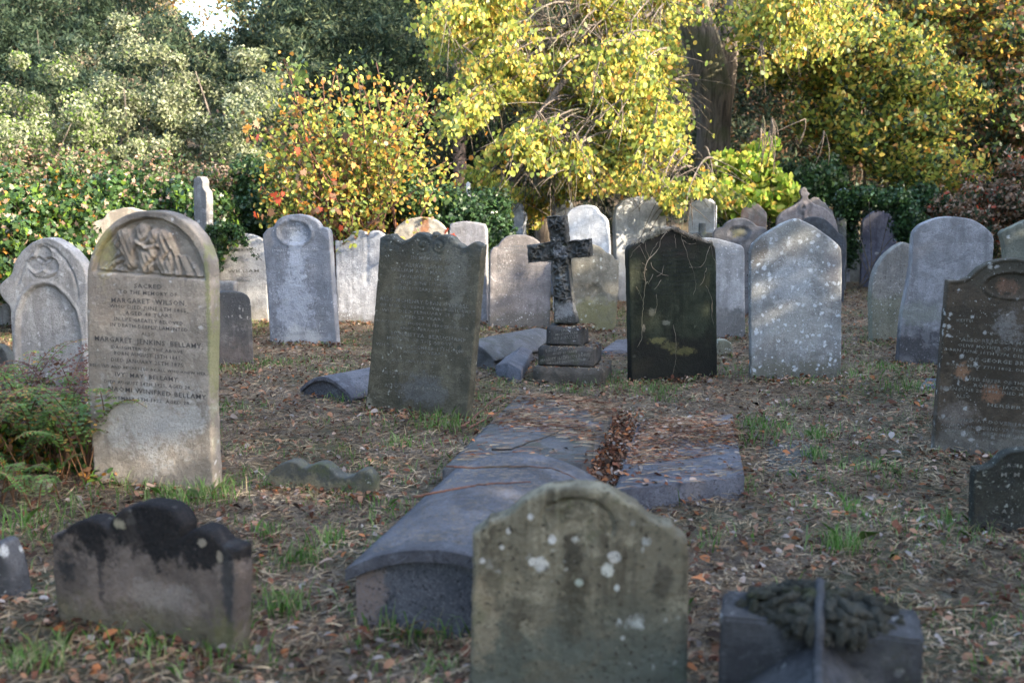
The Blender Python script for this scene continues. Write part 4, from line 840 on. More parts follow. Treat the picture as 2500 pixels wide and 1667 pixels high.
# -- cross-ridged coped tomb with carved leaves, front right --
mOO = stone_mat('dark_coped_stone', (.09, .09, .092), (.05, .05, .052), (.03, .03, .035), .3, .35, (.38, .38, .36), 26, moss=.15, pits=.4, speck=.4)
rt = gnd(px(K8, 620, 1030)[0], px(K8, 620, 1030)[1], .46)
root = empty('coped_tomb', (rt.x, rt.y, 0), R(-17)); tag(root, 'dark cross-ridged coped tomb with a carved mat of leaves over its crossing, front right', 'tomb')
def coped(nm, verts, faces, sub=10, amp=.004):
    bm = bmesh.new(); vs = [bm.verts.new(v) for v in verts]
    for f in faces: bm.faces.new([vs[i] for i in f])
    bmesh.ops.recalc_face_normals(bm, faces=bm.faces)
    bmesh.ops.bevel(bm, geom=bm.edges[:], offset=.008, segments=2, affect='EDGES')
    bmesh.ops.triangulate(bm, faces=bm.faces[:])
    for _ in range(4): bmesh.ops.subdivide_edges(bm, edges=[e for e in bm.edges if e.calc_length() > .05], cuts=1)
    for v in bm.verts: v.co += Vector((mnoise.noise(v.co * 13), mnoise.noise(v.co * 13 + Vector((9, 0, 0))), mnoise.noise(v.co * 13 + Vector((0, 4, 0))))) * amp
    for f in bm.faces: f.smooth = False
    me = bpy.data.meshes.new(nm); bm.to_mesh(me); bm.free(); return link(nm, me, mOO, root)
def gable(x0, x1, y0, y1, z0, ze, zr, axis):
    if axis == 'y':
        xm = (x0 + x1) / 2
        v = [(x0, y0, z0), (x1, y0, z0), (x1, y0, ze), (xm, y0, zr), (x0, y0, ze), (x0, y1, z0), (x1, y1, z0), (x1, y1, ze), (xm, y1, zr), (x0, y1, ze)]
    else:
        ym = (y0 + y1) / 2
        v = [(x0, y0, z0), (x0, y1, z0), (x0, y1, ze), (x0, ym, zr), (x0, y0, ze), (x1, y0, z0), (x1, y1, z0), (x1, y1, ze), (x1, ym, zr), (x1, y0, ze)]
    return v, [(0, 1, 2, 3, 4), (9, 8, 7, 6, 5), (0, 5, 6, 1), (1, 6, 7, 2), (2, 7, 8, 3), (3, 8, 9, 4), (4, 9, 5, 0)]
coped('ridge_block', *gable(-.29, .29, -1.3, -.10, -.15, .10, .352, 'y'))
coped('cross_arm', *gable(-.28, .28, -.19, .03, -.15, .372, .395, 'x'))
# leaf mat: overlapping carved leaves, their tips hanging over the edge
bm = bmesh.new(); rn = random.Random(21)
def lump(c, sx, sy, sz, rz=0, tilt=0):
    r = bmesh.ops.create_icosphere(bm, subdivisions=3, radius=1.0); Mx = Matrix.Translation(c) @ Matrix.Rotation(rz, 4, 'Z') @ Matrix.Rotation(tilt, 4, 'Y')
    for v in r['verts']:
        p = v.co; k = 1 + .28 * mnoise.noise(p * 2.4 + Vector(c) * 30) ; v.co = Mx @ Vector((p.x * sx * k, p.y * sy * k, p.z * sz * k))
lump((0, -.09, .385), .20, .12, .040)
for k in range(34):
    a = 2 * math.pi * k / 34; rr = 1 + .10 * math.cos(4 * a) + rn.uniform(-.05, .05); x, y = .205 * rr * math.cos(a), -.09 + .135 * rr * math.sin(a)
    a += rn.uniform(-.08, .08); lump((x, y, .372 - rn.uniform(-.01, .02)), rn.uniform(.012, .024), rn.uniform(.009, .020), rn.uniform(.016, .042), a, rn.uniform(-.3, .3))
    x, y = .16 * rr * math.cos(a + .09), -.09 + .10 * rr * math.sin(a + .09)
    lump((x, y, .415 + rn.uniform(-.012, .012)), rn.uniform(.018, .042), rn.uniform(.012, .026), rn.uniform(.008, .016), math.atan2(y + .09, x) + rn.uniform(-.5, .5), rn.uniform(0, .4))
for k in range(18):
    a = rn.uniform(0, 6.28); r_ = rn.uniform(.02, .11); lump((r_ * math.cos(a) * 1.3, -.09 + r_ * math.sin(a), .435), .035, .012, .012, a, .2)
bm.normal_update()
for v in bm.verts: v.co += v.normal * (.006 * mnoise.noise(v.co * 60) + .005 * mnoise.noise(v.co * 130))
bm.normal_update()
for f in bm.faces: f.smooth = False
me = bpy.data.meshes.new('leaf_carving'); bm.to_mesh(me); bm.free()
link('leaf_carving', me, stone_mat('mossy_carving', (.095, .092, .075), (.055, .055, .045), (.015, .015, .015), .3, .25, (.42, .42, .36), 30, moss=.4, pits=.6, bump=1), root)
t_ = Tubes(); t_.add([(0, y, z + .004) for y, z in [(-1.25, .347), (-.8, .347), (-.30, .348), (-.25, .352), (-.235, .392), (-.18, .422), (-.1, .438), (-.0, .434), (.04, .39)]], [.015] * 9, 8)
t_.build('ridge_roll', mOO, root)
# ------------------------------------------------------------------ leaves
OV = np.array([(0, 0), (.26, .22), (.34, .52), (.22, .82), (0, 1.0), (-.22, .82), (-.34, .52), (-.26, .22)])
RD = np.array([(0, 0), (.34, .16), (.46, .48), (.32, .80), (0, .98), (-.32, .80), (-.46, .48), (-.34, .16)])
NA_ = np.array([(0, 0), (.17, .45), (0, 1), (-.17, .45)])
DI = np.array([(0, 0), (.36, .45), (0, 1), (-.36, .45)])
IV = np.array([(0, 0), (.42, -.05), (.36, .32), (.5, .55), (.2, .62), (0, 1.0), (-.2, .62), (-.5, .55), (-.36, .32), (-.42, -.05)])
MP = np.array([(0, .1), (.12, .02), (.46, .0), (.34, .22), (.62, .42), (.36, .46), (.40, .74), (.16, .62), (0, 1.0), (-.16, .62), (-.40, .74), (-.36, .46), (-.62, .42), (-.34, .22), (-.46, .0), (-.12, .02)])
def leafmesh(name, C, D, size, tmpl, mats, w=None, parent=None, var=.3, fold=.18, flat=0.0, upn=0.0, origin=(0, 0, 0), face=None):
    """C centres, D pointing directions; flat>0 turns blades to face up"""
    n = len(C); C = np.asarray(C, float) - np.array(origin)
    if face is not None:      # blades lie along the clump's surface, so each clump has a lit and a shaded side
        D0 = D / np.maximum(np.linalg.norm(D, axis=1), 1e-9)[:, None]; rt_ = RNG.normal(size=(n, 3)); rt_[:, 2] += .5; D = rt_ - (rt_ * D0).sum(1)[:, None] * D0 * .85
    t = D / np.maximum(np.linalg.norm(D, axis=1), 1e-9)[:, None]
    r = RNG.normal(size=(n, 3)); r[:, 2] = np.abs(r[:, 2]) + flat + upn
    if face is not None: r = D0 + RNG.normal(size=(n, 3)) * face
    nn = r - (r * t).sum(1)[:, None] * t; nn /= np.maximum(np.linalg.norm(nn, axis=1), 1e-9)[:, None]
    b = np.cross(t, nn); s = size * (1 + RNG.uniform(-var, var, n))
    x, y = tmpl[:, 0], tmpl[:, 1]
    bend = RNG.uniform(-.1, .35 if flat < 1 else .75, n)[:, None]; asp = RNG.uniform(.55, 1.05, n)[:, None, None]
    V = C[:, None] + s[:, None, None] * (asp * x[None, :, None] * b[:, None] + y[None, :, None] * t[:, None] + (fold * np.abs(x)[None, :, None] - bend[..., None] * (y ** 2)[None, :, None]) * nn[:, None])
    w = np.array(w if w is not None else [1 / len(mats)] * len(mats)); mi_ = RNG.choice(len(mats), n, p=w / w.sum())
    me = mesh_np(name, V, len(tmpl), mi_); o = link(name, me, mats, parent)
    if parent is None: o.location = origin
    return o
def ball(n, shell=.5):
    v = RNG.normal(size=(n, 3)); v /= np.linalg.norm(v, axis=1)[:, None]
    return v * (shell + (1 - shell) * RNG.uniform(0, 1, n) ** .6)[:, None]
def clustered(blobs, per, ncl, rcl, droop=.3, squash=.8, lumps=True):
    """leaf centres gathered in clumps through ellipsoid blobs (centre, rx, ry, rz)"""
    Cs, Ds = [], []
    for (c, rx, ry, rz) in blobs:
        k = max(1, int(ncl)); o = ball(k, .45)
        cc = np.array(c) + o * np.array([rx, ry, rz])
        rr = rcl * RNG.uniform(.5, 1.3, k)
        for i in range(k):
            m = int(per * RNG.uniform(.5, 1.4)); p = ball(m, .2) * np.array([rr[i], rr[i], rr[i] * squash])
            Cs.append(cc[i] + p); d = p / rr[i] + o[i] * .5 + RNG.normal(size=(m, 3)) * .45; d[:, 2] -= droop; Ds.append(d)
    return np.concatenate(Cs), np.concatenate(Ds)

G_ol = leaf_mat('olive_leaf', (.135, .155, .08), .25, .55, spec=.15); G_ol2 = leaf_mat('grey_olive_leaf', (.235, .25, .165), .25, .55, spec=.15); G_dk = leaf_mat('dark_evergreen_leaf', (.024, .040, .024), .12, .5, spec=.12)
G_dk2 = leaf_mat('deep_green_leaf', (.040, .058, .032), .18, .5, spec=.15); G_iv = leaf_mat('ivy_leaf', (.028, .062, .022), .15, .35); G_iv2 = leaf_mat('ivy_leaf_light', (.045, .085, .026), .2, .35)
G_yl = leaf_mat('yellow_leaf', (.54, .40, .10), .45, .4, .3, (.84, .62, .12)); G_yg = leaf_mat('yellow_green_leaf', (.32, .35, .075), .45, .4, .3, (.60, .64, .10)); G_gr = leaf_mat('green_leaf', (.105, .15, .04), .35, .4, .3, (.22, .32, .06))
G_or = leaf_mat('orange_leaf', (.42, .20, .045), .45, .5, .25, (.72, .32, .05)); G_rd = leaf_mat('red_leaf', (.38, .07, .035), .4, .5, .25, (.7, .12, .05)); G_br = leaf_mat('brown_leaf', (.16, .085, .045), .2, .6)
G_pk = leaf_mat('pinkish_dry_leaf', (.30, .21, .15), .25, .6); G_lm = leaf_mat('lime_leaf', (.16, .26, .04), .45, .4, .25, (.35, .5, .06))
BK = bark_mat('grey_brown_bark', (.13, .105, .085)); BK2 = bark_mat('pale_twig_bark', (.17, .13, .095)); BKP = bark_mat('pink_brown_bark', (.30, .20, .15))

def tree(name, label, base, group=None, cat='tree'):
    r = empty(name, base); tag(r, label, cat, group); return r

# ------------------------------------------------------------------ yellow tree (centre right)
Tb = Vector(at(1742, 640, 21.5)); Tb.z = gz(Tb.x, Tb.y) - .1
yt = tree('broadleaf_tree', 'big autumn tree with yellow-green drooping boughs and a dark twin-stemmed trunk', Tb)
tb = Tubes()
def rel(pts): return [Vector(p) - Tb for p in pts]
main = [Tb, at(1740, 430, 21.5), at(1743, 300, 21.5), at(1738, 210, 21.5), at(1712, 100, 21.4), at(1685, 0, 21.2), at(1650, -150, 21)]
tb.add(rel(main), [.52, .36, .36, .44, .38, .33, .28], 14)
tb.add(rel([at(1748, 330, 21.6), at(1758, 230, 21.6), at(1775, 120, 21.7), at(1800, 0, 21.8), at(1840, -150, 22)]), [.22, .30, .27, .23, .19], 12)
tb.add(rel([at(1715, 600, 21.4), at(1726, 430, 21.4), at(1728, 300, 21.35), at(1722, 200, 21.4)]), [.22, .18, .2, .2], 10)
YC, YD = [], []
def spray(st, tip, sag, per, rcl, nside=7, rad=.04):
    """a bough from st to tip with drooping side sprays of leaves"""
    st, tip = Vector(st), Vector(tip); mid = (st + tip) / 2 + Vector((0, 0, sag)); pts = bez(st, mid, tip, 10)
    tb.add(rel(pts), [rad * (1 - .85 * i / 9) + .004 for i in range(10)], 5)
    for k in range(nside):
        t = .45 + .55 * (k + random.random()) / nside; i = min(9, int(t * 9)); p = pts[i]
        e = p + Vector((random.gauss(0, .45), random.gauss(0, .45), -random.uniform(.15, .9)))
        if 1640 < CX + F * p.x / p.y < 1810 and p.z > 2.2: continue
        sp_ = bez(p, (p + e) / 2 + Vector((0, 0, .12)), e, 6); tb.add(rel(sp_), [.010, .008, .007, .006, .005, .003], 4)
        m = int(per * random.uniform(.6, 1.3)); tt = RNG.uniform(0.1, 1, m)
        P_ = np.array([(sp_[0] * (1 - a) ** 2 + sp_[2] * 2 * a * (1 - a) + sp_[5] * a * a)[:] for a in tt]) + RNG.normal(size=(m, 3)) * rcl * np.array([1, 1, .6])
        YC.append(P_); d = RNG.normal(size=(m, 3)) * .5; d[:, 2] -= .9; YD.append(d)
def inpoly(x, y, poly): return inside(np.array([[x, y]], float), np.array(poly, float))[0]
R1 = [(1075, -60), (1025, 110), (1085, 170), (1050, 330), (1165, 300), (1245, 225), (1300, 235), (1500, 330), (1690, 330), (1700, 250), (1680, 60), (1640, -60)]
R2 = [(1200, 385), (1150, 420), (1200, 490), (1240, 545), (1300, 550), (1340, 500), (1470, 460), (1560, 505), (1690, 525), (1775, 455), (1700, 380), (1600, 350), (1400, 300), (1290, 310)]
R3 = [(1640, -60), (1690, 40), (1800, 60), (1800, 160), (1835, 200), (1880, 160), (1990, 160), (2050, 60), (2050, -60)]
for reg, n_s, (d0, d1) in ((R1, 150, (14.5, 20)), (R2, 66, (13.6, 16.5)), (R3, 40, (15, 20))):
    P_ = np.array(reg); k = 0
    while k < n_s:
        x, y = random.uniform(P_[:, 0].min(), P_[:, 0].max()), random.uniform(P_[:, 1].min(), P_[:, 1].max())
        if not inpoly(x, y, reg): continue
        if 1600 < x < 1830 and 30 < y < 420: continue
        if 1600 < x < 1830 and reg is R2 and y < 430: continue
        k += 1; dd = random.uniform(d0, d1); tip = at(x, y, dd)
        tw = Vector((Tb.x - tip.x, Tb.y - tip.y, 0)); tw = tw.normalized() * min(tw.length * .6, random.uniform(1.1, 2.0))
        src = tip + tw + Vector((random.gauss(0, .2), 0, random.uniform(.3, .9)))
        spray(src, tip, .35, 88, .10, 7, .018)
for (x, y, dd, dx, dy, dz) in [(1250, -80, 17, 0, 0, 0), (1450, -100, 16.5, 0, 0, 0), (1050, -60, 18, 0, 0, 0), (1330, 120, 17, 0, 0, 0), (1500, 180, 17, 0, 0, 0), (1280, 330, 15, 0, 0, 0), (1500, 300, 15.5, 0, 0, 0)]:
    e = Vector(at(x, y, dd)); s0 = Vector(at(1715, random.uniform(-60, 100), 21.2)); tb.add(rel(bez(s0, (s0 + e) / 2 + Vector((0, 0, 1.2)), e, 14)), [.16 * (1 - .8 * i / 13) for i in range(14)], 7)
tb.build('trunk', BK, yt)
C_, D_ = np.concatenate(YC), np.concatenate(YD)
def project(C):
    v = C - np.array([0, 0, CAM_H]); f_ = v[:, 1] * cp - v[:, 2] * sp; u_ = v[:, 1] * sp + v[:, 2] * cp
    return np.stack([CX + F * v[:, 0] / f_, CY - F * u_ / f_], 1)
pp = project(C_)
thin = inside(pp, np.array([(1655, 60), (1800, 60), (1800, 200), (1790, 430), (1700, 400), (1690, 300), (1680, 160)], float)) & (RNG.uniform(size=len(pp)) < .93)
lowx = np.interp(pp[:, 0], [1130, 1190, 1240, 1310, 1350, 1400, 1480, 1502, 1560, 1600, 1626, 1668, 1682, 1745, 1760, 1800], [470, 520, 550, 560, 500, 478, 470, 462, 468, 476, 515, 518, 472, 472, 515, 500])
thin |= pp[:, 1] > lowx + RNG.normal(0, 6, len(pp))
thin |= inside(pp, np.array([(1040, 345), (1160, 318), (1250, 240), (1300, 262), (1185, 362), (1125, 415), (1060, 500)], float)) & (RNG.uniform(size=len(pp)) < .93)
hol = np.array([mnoise.noise(Vector((p[0] * .85, p[1] * .6, p[2] * 1.3))) for p in C_]) + RNG.normal(0, .05, len(C_)) < -.10
C_, D_ = C_[~(thin | hol)], D_[~(thin | hol)]
leafmesh('crown', C_, D_, .072, RD, [G_yg, G_yl, G_gr, G_or], [.45, .25, .27, .03], yt, origin=Tb)
# upper crown, above the picture
cu, du = clustered([((Tb.x - 1, Tb.y - .5, 10.5), 4.5, 3.0, 2.6)], 60, 160, .6)
leafmesh('upper_crown', cu, du, .2, DI, [G_yg, G_gr], [.6, .4], yt, origin=Tb)
# fringe of paler bare twigs
tb = Tubes()
for _ in range(26):
    x, y = random.choice([(1420, 230), (1500, 250), (1440, 340), (1330, 300), (1540, 410), (1180, 200), (1900, 300), (1400, 380)]); x += random.gauss(0, 45); y += random.gauss(0, 30)
    p = Vector(at(x, y, random.uniform(13.8, 15))); 
    for k in range(3):
        e = p + Vector((random.gauss(0, .22), random.gauss(0, .1), -random.uniform(.3, .8))); tb.add([v - Tb for v in bez(p, (p + e) / 2 + Vector((.08, 0, .05)), e, 6)], [.010, .009, .007, .006, .005, .003], 4)
tb.build('bare_twigs', BK2, yt)

# ------------------------------------------------------------------ generic background trees
def bush(name, label, blobs_px, per, ncl, rcl, size, tmpl, mats, w, cat='tree', group=None, trunk=True, droop=.25, var=.3, bark=None, trunk_r=.07, nlimb=8, fold=.18, squash=.8, stems=True, face=.42):
    """blobs_px: (x, y, distance, rx, ry, rz) in metres around the point seen at x, y"""
    B = [(Vector(at(x, y, d)), rx, ry, rz) for x, y, d, rx, ry, rz in blobs_px]
    c0 = sum((b[0] for b in B), Vector()) / len(B); base = Vector((c0.x, c0.y, gz(c0.x, c0.y) - .05))
    r = tree(name, label, base, group, cat)
    vol = [b[1] * b[2] * b[3] for b in B]; mv = sum(v ** .67 for v in vol) / len(vol)
    Cs, Ds = [], []
    for b, v in zip(B, vol):
        c1, d1 = clustered([b], per, max(3, ncl * v ** .67 / mv), rcl, droop, squash); Cs.append(c1); Ds.append(d1)
    C1, D1 = np.concatenate(Cs), np.concatenate(Ds); ok = C1[:, 2] > 0.02; C1, D1 = C1[ok], D1[ok]
    t2 = Tubes()
    for b in B:
        for _ in range(max(1, nlimb // len(B))):
            e = b[0] + Vector((random.uniform(-1, 1) * b[1], random.uniform(-1, 1) * b[2], random.uniform(-1, .9) * b[3])) * .8
            rr = trunk_r * random.uniform(.35, .8); s0 = base + Vector((random.gauss(0, .15), random.gauss(0, .15), 0))
            t2.add([v - base for v in bez(s0, Vector((s0.x * .6 + e.x * .4, s0.y * .6 + e.y * .4, e.z * .6 + s0.z * .4)), e, 9)], [rr * (1 - .85 * i / 8) + .003 for i in range(9)], 6)
    if stems: t2.build('trunk' if cat == 'tree' else 'stems', bark or BK, r)
    leafmesh('crown' if cat == 'tree' else 'foliage', C1, D1, size, tmpl, mats, w, r, var, fold, origin=base, face=face)
    return r
OL = [G_ol, G_ol2, G_dk2, G_gr]; OLw = [.42, .34, .18, .06]
bush('evergreen_tree', 'sunlit olive-green bushy tree with an upright bright top, above the angel stone', [(330, 190, 16.5, .75, .7, .95), (300, 330, 16, 1.0, .8, .9), (380, 290, 16.2, .5, .6, .7), (260, 430, 15.6, 1.0, .8, .7)], 400, 17, .27, .056, DI, OL, OLw)
bush('evergreen_tree', 'pale sunlit olive tree at the left edge of the picture', [(60, 290, 15, 1.0, .8, 1.0), (120, 380, 15, .9, .8, .8), (10, 420, 14.5, .9, .8, .8), (-80, 300, 15.5, 1.2, 1, 1.4)], 400, 17, .27, .056, DI, [G_ol, G_ol2, G_gr, G_lm], [.35, .35, .2, .1])
bush('evergreen_tree', 'broad grey-green tree filling the space left of the orange sapling', [(560, 270, 16.5, .85, .7, .75), (480, 240, 17, .6, .6, .6), (620, 350, 16, .8, .7, .8), (500, 400, 16, .9, .7, .7), (640, 200, 17.5, .7, .7, .6)], 400, 16, .27, .056, DI, OL, OLw)
bush('evergreen_tree', 'dull blue-green tree standing high behind the left bushes', [(130, 110, 23, 2.2, 1.6, 1.3), (290, 70, 24, 1.7, 1.6, 1.2), (30, 200, 22, 1.8, 1.4, 1.6), (200, 240, 21, 1.6, 1.4, 1.2), (-60, 20, 23, 2, 1.6, 1.6)], 120, 75, .42, .125, NA_, [G_dk2, G_dk], [.25, .75])
bush('evergreen_tree', 'dark holly-like tree in shadow behind the orange sapling', [(740, 110, 23, 2.0, 1.5, 1.5), (860, 130, 22, 1.8, 1.5, 1.5), (570, 165, 24, 1.2, 1.4, .8), (760, 240, 21, 1.6, 1.3, 1.4), (470, 170, 22, 1.2, 1.2, 1.2)], 120, 80, .42, .13, NA_, [G_dk, G_dk2, G_ol], [.45, .35, .2])
bush('evergreen_tree', 'very dark tree hanging behind the left end of the yellow boughs', [(1000, 60, 25, 2.4, 1.5, 1.8), (1080, 330, 24, 2.6, 1.5, 2.2), (960, 220, 24, 1.6, 1.4, 1.6), (1180, 380, 25, 2.0, 1.5, 1.8)], 110, 80, .45, .14, NA_, [G_dk, G_dk2], [.75, .25])
bush('evergreen_tree', 'dark undergrowth tree behind the lower yellow boughs', [(1400, 430, 25, 3.0, 1.5, 2.0), (1600, 440, 26, 2.6, 1.5, 2.2), (1250, 480, 25, 2, 1.5, 1.6)], 90, 80, .45, .15, NA_, [G_dk, G_dk2], [.7, .3])
bush('autumn_tree', 'tall pale golden tree against the bright sky gap at the top left', [(560, 40, 38, 1.8, 1.6, 1.2), (640, -10, 38, 1.8, 2, 1.8), (440, 0, 38, 1.4, 1.5, .8), (620, 90, 36, 1.6, 1.4, 1.0)], 20, 34, .6, .15, OV, [G_or, G_yl, G_yg], [.35, .4, .25], bark=BKP)
bush('evergreen_tree', 'dark evergreen at the top between the golden tree and the yellow boughs', [(800, -60, 30, 3.0, 2, 2.2), (1000, -60, 30, 2.6, 2, 2.0), (930, 60, 30, 2.4, 2, 1.6), (740, 40, 31, 1.2, 1.5, 1.2)], 90, 90, .6, .17, NA_, [G_dk, G_dk2], [.7, .3])
bush('evergreen_tree', 'grey-green tree crown in the top left corner', [(60, -30, 27, 2.6, 2, 1.6), (240, -60, 28, 2.6, 2, 1.6), (-120, 60, 26, 2, 2, 2), (300, -30, 29, .8, 1.5, .6)], 90, 80, .55, .15, NA_, [G_ol, G_dk2, G_dk], [.3, .4, .3])
# right side, yellow, brown and dark
bush('autumn_tree', 'yellow and green autumn tree right of the big dark trunk', [(1980, 90, 20, 1.6, 1.2, 1.1), (2120, 170, 20, 1.5, 1.2, 1.0), (2240, 260, 19.5, 1.2, 1, .8), (2060, 280, 20, 1.0, 1, .8), (2180, 350, 19, 1.1, 1, .6), (2290, 420, 19, 1.0, 1, .5)], 80, 66, .32, .10, OV, [G_yl, G_yg, G_gr, G_or, G_dk2], [.16, .26, .32, .05, .21], droop=.6)
bush('autumn_tree', 'golden-brown tree in the top right corner', [(2250, -20, 23, 2.2, 1.6, 1.4), (2400, 60, 22, 1.8, 1.4, 1.2), (2100, -40, 24, 2.0, 1.5, 1.4), (2360, 190, 22, 1.2, 1.2, 1.0), (2520, 0, 22, 1.4, 1.2, 1.6)], 80, 70, .38, .12, OV, [G_yl, G_or, G_gr, G_br, G_dk2], [.20, .07, .32, .16, .25], droop=.6)
bush('autumn_tree', 'brownish shaded tree at the right edge', [(2420, 300, 21, 1.6, 1.3, 1.3), (2540, 200, 21, 1.4, 1.3, 1.6), (2480, 420, 20, 1.4, 1.2, .9), (2340, 330, 22, 1.2, 1.2, 1.1)], 80, 66, .36, .11, OV, [G_br, G_dk2, G_dk, G_or, G_gr], [.26, .27, .22, .04, .21], droop=.5)
bush('evergreen_tree', 'dark wood-edge tree behind the right-hand autumn trees', [(1950, 330, 27, 2.4, 1.6, 2.4), (2200, 380, 28, 3.0, 1.6, 2.2), (2440, 330, 28, 3, 1.6, 2.6), (2000, 120, 28, 2.4, 1.6, 2.4), (2300, 120, 28, 3, 1.6, 2.6), (1830, 300, 27, 1.4, 1.5, 2.6), (1850, 60, 27, 1.8, 1.5, 2)], 90, 70, .6, .17, NA_, [G_dk, G_dk2, G_br], [.5, .3, .2])
bush('shrub', 'lime-green leafy sapling at the foot of the big dark trunk', [(1840, 430, 16.5, .42, .35, .35), (1800, 490, 16.3, .42, .35, .35), (1890, 480, 16.5, .35, .35, .35), (1860, 380, 16.8, .28, .3, .28), (1760, 420, 16.6, .2, .2, .3)], 34, 26, .16, .11, RD, [G_lm, G_yg, G_yl], [.55, .35, .1], cat='shrub', trunk_r=.03, droop=.5, squash=.5)
bush('shrub', 'rusty-leaved shrub at the far right edge behind the gravestones', [(2440, 520, 17, 1.0, .7, .6), (2520, 470, 17, .8, .7, .8), (2340, 540, 18, .8, .7, .4)], 70, 60, .22, .07, OV, [G_br, G_pk, G_dk2, G_rd], [.35, .3, .3, .05], cat='shrub', trunk_r=.03)
# background slender trunks lit between the leaves
def slimtrunk(label, pts, rads, mat=BKP):
    P_ = [Vector(at(*p)) for p in pts]; b0 = Vector((P_[0].x, P_[0].y, gz(P_[0].x, P_[0].y) - .1)); r = tree('tree', label, b0)
    t3_ = Tubes(); t3_.add([v - b0 for v in [b0] + P_], [rads[0]] + rads, 9); t3_.build('trunk', mat, r)
    top = P_[-1] + Vector((0, 0, .6)); c1, d1 = clustered([(top, 1.2, 1.0, .8)], 60, 40, .4); leafmesh('crown', c1, d1, .12, OV, [G_gr, G_yg], None, r, origin=b0)
slimtrunk('slender sunlit pinkish trunk right of the big dark trunk', [(2070, 560, 21.3), (2075, 440, 21.3), (2100, 260, 21.3), (2115, 140, 21.3), (2125, -60, 21.3)], [.12, .11, .10, .09, .08])
slimtrunk('short pink sunlit trunk in the dark gap above the white marble cross', [(1122, 560, 22.6), (1124, 440, 22.6), (1122, 380, 23.2), (1118, 200, 24.5), (1115, -60, 26)], [.17, .16, .15, .14, .12])
slimtrunk('dark straight trunk behind the ivy-carved cross', [(1325, 640, 20), (1322, 500, 20), (1318, 300, 20), (1310, -60, 20)], [.16, .15, .14, .12], BK)
# far wood
cs, ds = [], []
for _ in range(260):
    x = random.uniform(-32, 32); y = random.uniform(31, 48); z = random.uniform(0, 14)
    if abs(x + .30 * y) < 6 and z > 5.5: continue
    c1, d1 = clustered([((x, y, z + gz(x, y) * .3), 2.0, 1.5, 1.6)], 38, 14, .9); cs.append(c1); ds.append(d1)
far = leafmesh('distant_wood', np.concatenate(cs), np.concatenate(ds), .42, NA_, [G_dk, G_dk2, G_ol, G_br], [.4, .35, .15, .1]); tag(far, kind='stuff')

# ------------------------------------------------------------------ orange sapling in the middle
sb = Vector(at(830, 600, 12.9)); sb.z = 0
sap = tree('sapling', 'orange and yellow autumn sapling with red maple leaves, behind the blue-grey oval stone', sb)
tb2 = Tubes(); SC, SD = [], []
tips = []
SP = [(700, 140), (620, 300), (660, 420), (780, 160), (880, 180), (840, 260), (760, 290), (720, 230), (930, 250), (1010, 190), (1060, 300), (1000, 330), (940, 350), (1080, 380), (880, 380), (800, 400), (740, 380), (700, 480), (660, 510), (790, 480), (860, 470), (960, 440), (1040, 430), (720, 330), (820, 330), (900, 300), (980, 270), (1040, 240), (760, 440), (850, 530), (910, 520), (780, 540), (640, 460), (680, 360), (1020, 390), (690, 260), (830, 200), (960, 380), (900, 430)]
for x, y in SP * 2:
    e = Vector(at(x + random.gauss(0, 22), y + random.gauss(0, 18), random.uniform(12.2, 13.6)))
    s0 = sb + Vector((random.uniform(-.6, .9), random.uniform(-.2, .2), .1)); m_ = Vector((s0.x * .5 + e.x * .5, s0.y * .5 + e.y * .5, s0.z * .25 + e.z * .75))
    pts = bez(s0, m_, e, 10); tb2.add([p - sb for p in pts], [.014 * (1 - .8 * i / 9) + .002 for i in range(10)], 5)
    m = random.randint(85, 130); a = RNG.uniform(.45, 1, m)
    SC.append(np.array([(s0 * (1 - q_) ** 2 + m_ * 2 * q_ * (1 - q_) + e * q_ * q_)[:] for q_ in a]) + RNG.normal(size=(m, 3)) * np.array([.13, .15, .10])); d = RNG.normal(size=(m, 3)) * .8; d[:, 2] -= .3; SD.append(d)
tb2.build('stems', bark_mat('reddish_twig', (.12, .055, .04)), sap)
leafmesh('foliage', np.concatenate(SC), np.concatenate(SD), .058, RD, [G_yg, G_gr, G_yl, G_or, G_br], [.30, .36, .12, .14, .08], sap, origin=sb)
mc, md = [], []
for x, y, n in [(730, 310, 4), (612, 325, 5), (640, 390, 2), (800, 440, 4), (790, 490, 4), (835, 440, 3), (690, 490, 4), (745, 440, 4), (820, 520, 5), (760, 520, 4), (640, 520, 4), (665, 470, 3), (850, 400, 2), (730, 250, 3), (705, 345, 3), (860, 340, 2), (1100, 560, 2), (610, 300, 3)]:
    for _ in range(n): mc.append(at(x + random.gauss(0, 14), y + random.gauss(0, 14), random.uniform(11.9, 12.3))); md.append((random.gauss(0, .6), random.gauss(0, .3), random.gauss(-.5, .4)))
leafmesh('maple_leaves', np.array([v[:] for v in mc]), np.array(md), .095, MP, [G_or, G_rd, G_br], [.3, .25, .45], sap, origin=sb)
mc, md = [], []
for x, y, n in [(735, 150, 9), (728, 190, 7), (850, 270, 8), (845, 320, 8), (1090, 470, 5)]:
    for _ in range(n): mc.append(at(x + random.gauss(0, 12), y + random.gauss(0, 12), random.uniform(11.9, 12.3))); md.append((random.gauss(0, .6), random.gauss(0, .3), random.gauss(-.5, .4)))
leafmesh('green_maple_leaves', np.array([v[:] for v in mc]), np.array(md), .09, MP, [G_gr], None, sap, origin=sb)

